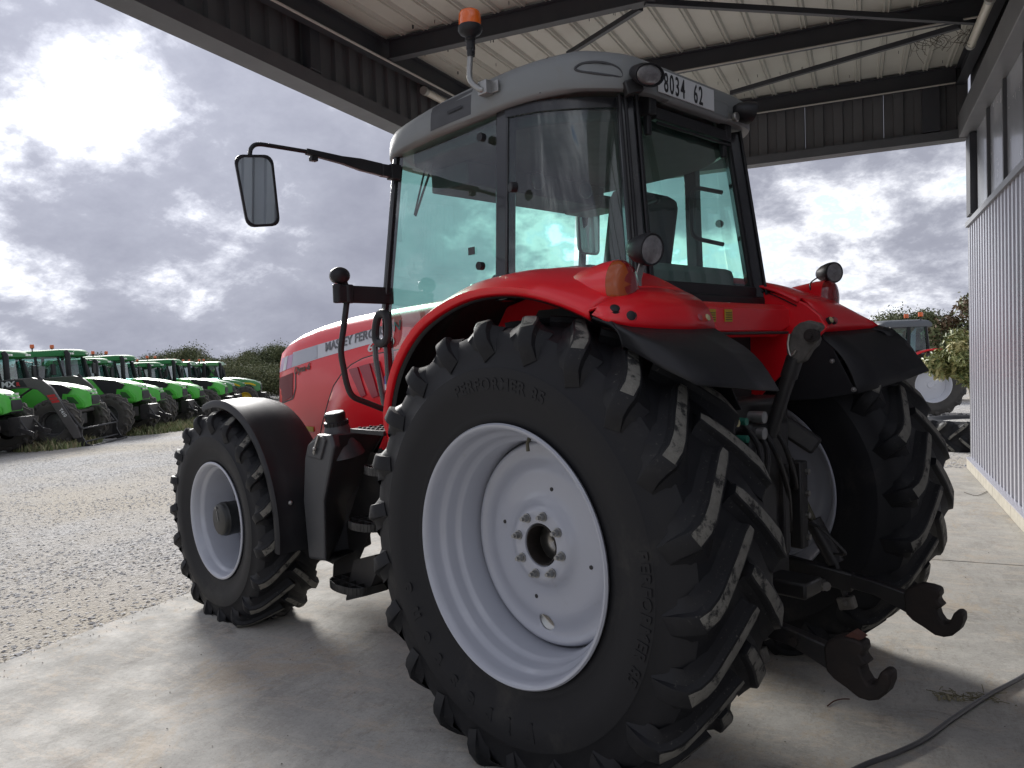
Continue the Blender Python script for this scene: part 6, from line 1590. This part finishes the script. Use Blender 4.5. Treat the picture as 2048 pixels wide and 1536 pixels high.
# ------------------------------------------------------------------ trees
LEAF = [mat('leaf_dark', (0.075, 0.092, 0.040), 0.8), mat('leaf_mid', (0.12, 0.14, 0.062), 0.8), mat('leaf_olive', (0.18, 0.185, 0.09), 0.8), mat('leaf_brown', (0.12, 0.075, 0.04), 0.8)]
BARK = mat('bark', (0.07, 0.055, 0.04), 0.9, var=(8, 0.6))
def leaf_cloud(centres, radii, n, size, asp=1.7, fill=0.55, seed=1, wts=(0.4, 0.4, 0.2), up=0.3):
    r = np.random.default_rng(seed); C = np.asarray(centres, float); Rr = np.asarray(radii, float)
    w = Rr ** 2; idx = r.choice(len(C), n, p=w / w.sum())
    d = r.normal(size=(n, 3)); d /= np.linalg.norm(d, axis=1)[:, None]
    rad_ = Rr[idx] * (fill + (1 - fill) * r.random(n)) * (1 + 0.18 * r.normal(size=n))
    P = C[idx] + d * rad_[:, None] * np.array([1, 1, 0.85])
    nrm = d + r.normal(size=(n, 3)) * 0.7 + np.array([0, 0, up]); nrm /= np.linalg.norm(nrm, axis=1)[:, None]
    a = np.cross(nrm, r.normal(size=(n, 3))); a /= np.linalg.norm(a, axis=1)[:, None]; b = np.cross(nrm, a)
    s = size * (0.6 + 0.8 * r.random(n))[:, None]
    V = np.stack([P - a * s * asp / 2, P + b * s * 0.42 + nrm * s * 0.1, P + a * s * asp / 2, P - b * s * 0.42 + nrm * s * 0.1], 1).reshape(-1, 3)
    F = np.arange(n * 4).reshape(-1, 4)
    # clumps carry their own leaf colour
    cl = r.choice(len(wts), len(C), p=np.array(wts) / sum(wts)); rnd = r.choice(len(wts), n, p=np.array(wts) / sum(wts)); mi = np.where(r.random(n) < 0.55, cl[idx], rnd)
    return V, F, mi
def tree(name, h, w, n, size, seed, wts=(0.4, 0.4, 0.2), trunk=0.25, lean=0.0, fill=0.5, nclump=16):
    r = random.Random(seed); t = empty(name); b = MB()
    b.tube([(0, 0, -0.2), (lean * 0.3, 0, h * 0.25), (lean * 0.7, 0.05, h * 0.5), (lean, 0, h * 0.8)], [trunk * 0.55, trunk * 0.42, trunk * 0.3, trunk * 0.1], 8)
    cs = []; rs = []
    for k in range(nclump):
        a = r.uniform(0, 2 * PI); z = h * (0.30 + 0.62 * r.random()); f = math.sin(PI * min(1, max(0.05, (z / h - 0.12) / 0.95))) ** 0.7; q = w * 0.5 * f * r.uniform(0.25, 0.85)
        c = (lean * z / h + q * math.cos(a), q * math.sin(a), z); cs.append(c); rs.append(w * r.uniform(0.12, 0.24))
        s0 = (lean * z * 0.55 / h, 0, z * 0.6); b.tube([s0, ((s0[0] + c[0]) / 2, c[1] / 2, (s0[2] + c[2]) / 2 + 0.1), c], [trunk * 0.18, trunk * 0.1, trunk * 0.03], 5)
    cs.append((lean, 0, h * 0.55)); rs.append(w * 0.24)
    b.build('trunk', BARK, t)
    V, F, mi = leaf_cloud(cs, rs, n, size, seed=seed, wts=wts, fill=fill)
    o = fast_mesh('crown', V, F, LEAF[:len(wts)], mi, parent=t); return t
protos = [tree('hedgerow_tree', 6.2, 6.0, 15000, 0.125, 3), tree('hedgerow_tree', 5.2, 7.0, 15000, 0.125, 5, (0.3, 0.4, 0.3)), tree('hedgerow_tree', 6.8, 5.2, 9000, 0.125, 8, (0.45, 0.4, 0.15)), tree('hedgerow_tree', 3.6, 7.0, 14000, 0.125, 13, (0.3, 0.4, 0.3), nclump=22)]
used = [False] * 4
def put_tree(k, px, dist, top_py, label, group, rz=0.0):
    d = ray(px, 760); d = d / np.hypot(d[0], d[1]); x, y = d[0] * dist, d[1] * dist; z = float(gz(np.float64(x), np.float64(y)))
    # height from the pixel of its top
    dt = ray(px, top_py); zt = CAM_H + dt[2] / math.hypot(dt[0], dt[1]) * dist
    if used[k]: o = copy_tree(protos[k])
    else: o = protos[k]; used[k] = True
    hgt = {0: 6.2, 1: 5.2, 2: 6.8, 3: 3.6}[k]; s = max(0.35, (zt - z) / (hgt * 1.12)); o.location = (x, y, z); o.scale = (max(s, 0.75), max(s, 0.75), s); o.rotation_euler = (0, 0, rz)
    tag(o, label, 'tree', group)
G1 = 'hedgerow trees behind the green tractors'
L1 = 'bushy olive green tree in the hedgerow behind the green tractors'
r_ = random.Random(4)
for px, tp, k in ((196, 694, 2), (176, 703, 0), (252, 708, 2), (280, 716, 1), (318, 706, 1), (347, 694, 0), (378, 690, 1), (408, 700, 0), (438, 712, 1), (466, 716, 0), (492, 708, 1), (518, 694, 0), (548, 686, 1), (580, 684, 0), (612, 690, 1), (645, 700, 0)):
    put_tree(k, px, r_.uniform(74, 92), tp, L1, G1, r_.uniform(0, 6.28))
for px in range(20, 660, 42):
    put_tree(3, px + r_.uniform(-10, 10), r_.uniform(64, 72), 726 + r_.uniform(-5, 6), 'low bushy growth of the hedge line behind the green tractors', 'low hedge bushes', r_.uniform(0, 6.28))
for px, tp, k, lab in ((1800, 618, 1, 'rounded green tree left of the tall dark tree beyond the red tractors'), (1772, 640, 0, 'small green tree farthest from the shed wall, beyond the red tractors'), (1880, 606, 0, 'tall dark green tree beyond the grey roofed red tractor')):
    put_tree(k, px, 58, tp, lab, None, r_.uniform(0, 6))
bt_ = tree('autumn_tree', 6.0, 4.5, 5000, 0.17, 21, (0.15, 0.2, 0.2, 0.45), fill=0.35); d = ray(1940, 760); d = d / np.hypot(d[0], d[1]); bt_.location = (d[0] * 52, d[1] * 52, float(gz(d[0] * 52, d[1] * 52))); tag(bt_, 'brownish thin tree beside the shed wall edge', 'tree')
for px in (1700, 1740, 1785, 1830, 1870, 1915, 1950):
    put_tree(3, px, 60, 676 + r_.uniform(-8, 8), 'low green bush below the trees beyond the red tractors', 'bushes beyond the red tractors', r_.uniform(0, 6))

for px in range(690, 1700, 62):
    put_tree(3, px + r_.uniform(-10, 10), r_.uniform(64, 74), 722 - 0.034 * (px - 660) + r_.uniform(-6, 6), 'low bush of the hedge between the green row and the red tractors', 'hedge across the far side of the yard', r_.uniform(0, 6.28))
# ------------------------------------------------------------------ tyre planter and variegated shrub
g = ground_px(1915, 906)
pc = Vector((1.78, g[1] + 0.92, 0)); pc.z = float(gz(pc.x, pc.y))
pl_ = empty('tyre_planter', pc); tag(pl_, 'large tractor tyre lying flat on the gravel as a planter', 'planter')
t_ = make_tyre(0.92, 0.50, 0.50, 0.20, 18, 0.05, 17, n=72, lw=0.055)
t_.v = [(x, z, y + 0.25) for x, y, z in t_.v]; t_.f = [tuple(reversed(f)) for f in t_.f]; t_.build('tyre', [RUBBER, LUGTOP, LUGSIDE], pl_)
m = MB(); m.lathe([(0.56, 0.44), (0.3, 0.47), (0, 0.48)], 24, axis='Z'); m.build('planter_soil', GRAVEL, pl_)
sh = empty('variegated_shrub', pc + Vector((0, 0, 0.44))); tag(sh, 'pale variegated shrub on a thin bare trunk in the tyre planter', 'shrub')
trk = ray(1942, 840); dd = trk / np.hypot(trk[0], trk[1]); dist = math.hypot(pc.x, pc.y) + 0.05
bx0, by0 = dd[0] * dist, dd[1] * dist
sh.location = (bx0, by0, pc.z + 0.45)
crown_d = ray(1918, 716); cdz = CAM_H + crown_d[2] / math.hypot(crown_d[0], crown_d[1]) * dist - (pc.z + 0.45)
cxw = crown_d[0] / math.hypot(crown_d[0], crown_d[1]) * dist - bx0
m = MB(); m.tube([(0.03, 0, -0.1), (0.0, 0, cdz * 0.4), (-0.05, 0, cdz * 0.8), (cxw * 0.5, 0, cdz)], [0.024, 0.020, 0.018, 0.012], 8); m.build('trunk', mat('pale_bark', (0.22, 0.19, 0.14), 0.9, var=(10, 0.5)), sh)
VL = [mat('variegated_cream', (0.42, 0.38, 0.16), 0.55), mat('variegated_green', (0.10, 0.14, 0.045), 0.5), mat('variegated_pale', (0.26, 0.28, 0.10), 0.5)]
cs = []; rs = []
for k in range(26):
    a = RNG.uniform(0, 2 * PI); q = 0.50 * math.sqrt(RNG.random()); z = cdz + RNG.uniform(-0.40, 0.38) * (1 - 0.5 * (q / 0.46) ** 2); cs.append((cxw + q * math.cos(a), q * math.sin(a), z)); rs.append(RNG.uniform(0.13, 0.20))
V, F, mi = leaf_cloud(cs, rs, 7500, 0.046, asp=2.5, fill=0.4, seed=9, wts=(0.34, 0.30, 0.36), up=0.5); fast_mesh('crown', V, F, VL, mi, parent=sh)

# ------------------------------------------------------------------ weeds along the row
def weeds(name, spots_, label, hmax, mats_, n):
    V = []; F = []; mi = []
    for k in range(n):
        cx_, cy_, rr = spots_[k % len(spots_)]; a = RNG.uniform(0, 2 * PI); q = rr * math.sqrt(RNG.random()); x, y = cx_ + q * math.cos(a), cy_ + q * math.sin(a); z = float(gz(np.float64(x), np.float64(y)))
        h_ = hmax * RNG.uniform(0.35, 1.0) * (1 - 0.5 * q / rr); an = RNG.uniform(0, 2 * PI); lx, ly = RNG.normal(0, 0.35, 2) * h_; w_ = 0.022
        o = len(V); ax_, ay_ = w_ * math.cos(an), w_ * math.sin(an)
        V += [(x - ax_, y - ay_, z - 0.02), (x + ax_, y + ay_, z - 0.02), (x + lx * 0.4 + ax_ * 0.8, y + ly * 0.4 + ay_ * 0.8, z + h_ * 0.6), (x + lx * 0.4 - ax_ * 0.8, y + ly * 0.4 - ay_ * 0.8, z + h_ * 0.6), (x + lx, y + ly, z + h_), (x + lx, y + ly, z + h_ * 0.98)]
        F += [(o, o + 1, o + 2, o + 3), (o + 3, o + 2, o + 4, o + 5)]; c = RNG.integers(0, len(mats_)); mi += [c, c]
    ob = fast_mesh(name, np.array(V), np.array(F), mats_, mi); tag(ob, label, 'weeds', kind='stuff')
sp_ = []
for px, py, rr in ((120, 893, 1.1), (100, 898, 0.9), (145, 890, 0.8), (215, 872, 0.7), (330, 862, 1.3), (345, 858, 1.2), (310, 864, 1.0), (365, 853, 1.3), (395, 846, 1.2), (270, 866, 0.8), (290, 868, 0.8)):
    gg = ground_px(px, py); sp_.append((gg[0], gg[1], rr))
weeds('weeds', sp_, 'patchy green and straw coloured weeds at the wheels of the parked row', 0.42, [mat('weed_green', (0.13, 0.165, 0.06), 0.8), mat('weed_straw', (0.34, 0.30, 0.17), 0.85), mat('weed_pale', (0.24, 0.26, 0.13), 0.8)], 5000)

# ------------------------------------------------------------------ small things on the slab
def sl(px, py, z=0.0): return Vector(on_world(px, py, 2, z))
pts = [sl(2300, 1215, 0.013), sl(2120, 1305, 0.013), sl(2048, 1352, 0.013), sl(1975, 1392, 0.013), sl(1905, 1438, 0.013), sl(1850, 1478, 0.013), sl(1790, 1507, 0.013), sl(1720, 1534, 0.013), sl(1640, 1580, 0.013), sl(1500, 1680, 0.013)]
m = MB(); m.tube(arc_pts(pts, 8), 0.011, 10); tag(m.build('power_cable', mat('grey_cable', (0.055, 0.055, 0.06), 0.5, var=(6, 0.5), col2=(0.12, 0.115, 0.11))), 'dark grey power cable lying across the slab near the wall', 'cable')
m = MB(); STK = mat('dry_weed', (0.20, 0.18, 0.10), 0.9); STH = mat('dry_flower', (0.34, 0.31, 0.20), 0.95)
c = sl(1915, 1400)
for k in range(46):
    a = c + Vector((random.gauss(0.05, 0.07), random.gauss(0.04, 0.03), 0.004)); e = a + Vector((random.uniform(-0.07, 0.07), random.uniform(-0.05, 0.05), random.uniform(0.0, 0.02)))
    m.tube([a, (a + e) / 2 + Vector((0, 0, 0.006)), e], 0.0016, 4, 0)
for k in range(26):
    a = c + Vector((random.gauss(-0.035, 0.03), random.gauss(-0.005, 0.014), 0.007)); m.ball(a, random.uniform(0.004, 0.008), 6, 4, 1)
tag(m.build('dry_weed', [STK, STH]), 'small clump of dried weed beside the power cable', 'weed')
m = MB(); m.tube(arc_pts([sl(1655, 1412, 0.004), sl(1668, 1402, 0.006), sl(1684, 1398, 0.008), sl(1699, 1398, 0.005)], 5), 0.003, 6); tag(m.build('twig', mat('red_brown_twig', (0.12, 0.06, 0.045), 0.9)), 'short reddish twig on the slab behind the near claw hook', 'twig')
m = MB(); m.tube(arc_pts([sl(1928, 984, 0.004), sl(1945, 990, 0.006), sl(1958, 990, 0.005), sl(1975, 982, 0.006)], 5), 0.0025, 5); tag(m.build('twig', mat('grey_twig', (0.10, 0.09, 0.075), 0.9)), 'thin grey curved twig on the far part of the slab', 'twig')
V = []; F = []
for k in range(900):
    x = random.uniform(-4.4, 1.2); y = random.uniform(1.5, 11.2); s = random.uniform(0.003, 0.008)
    if k > 380: x = SLAB_X0 + 0.01 + min(1.5, random.expovariate(9)); s = random.uniform(0.002, 0.008)
    o = len(V); a = random.uniform(0, 6.28)
    for q in range(4): V.append((x + s * math.cos(a + q * 1.57) * random.uniform(0.4, 1), y + s * math.sin(a + q * 1.57) * random.uniform(0.4, 1), 0.0035))
    V.append((x, y, 0.0035 + s * 0.5)); F += [(o, o + 1, o + 4), (o + 1, o + 2, o + 4), (o + 2, o + 3, o + 4), (o + 3, o, o + 4)]
ob = fast_mesh('slab_grit', np.array(V), np.array(F), [mat('grit', (0.17, 0.155, 0.13), 0.9, var=(40, 0.8))]); tag(ob, 'scattered dark grit and crumbs on the concrete slab', 'grit', kind='stuff')
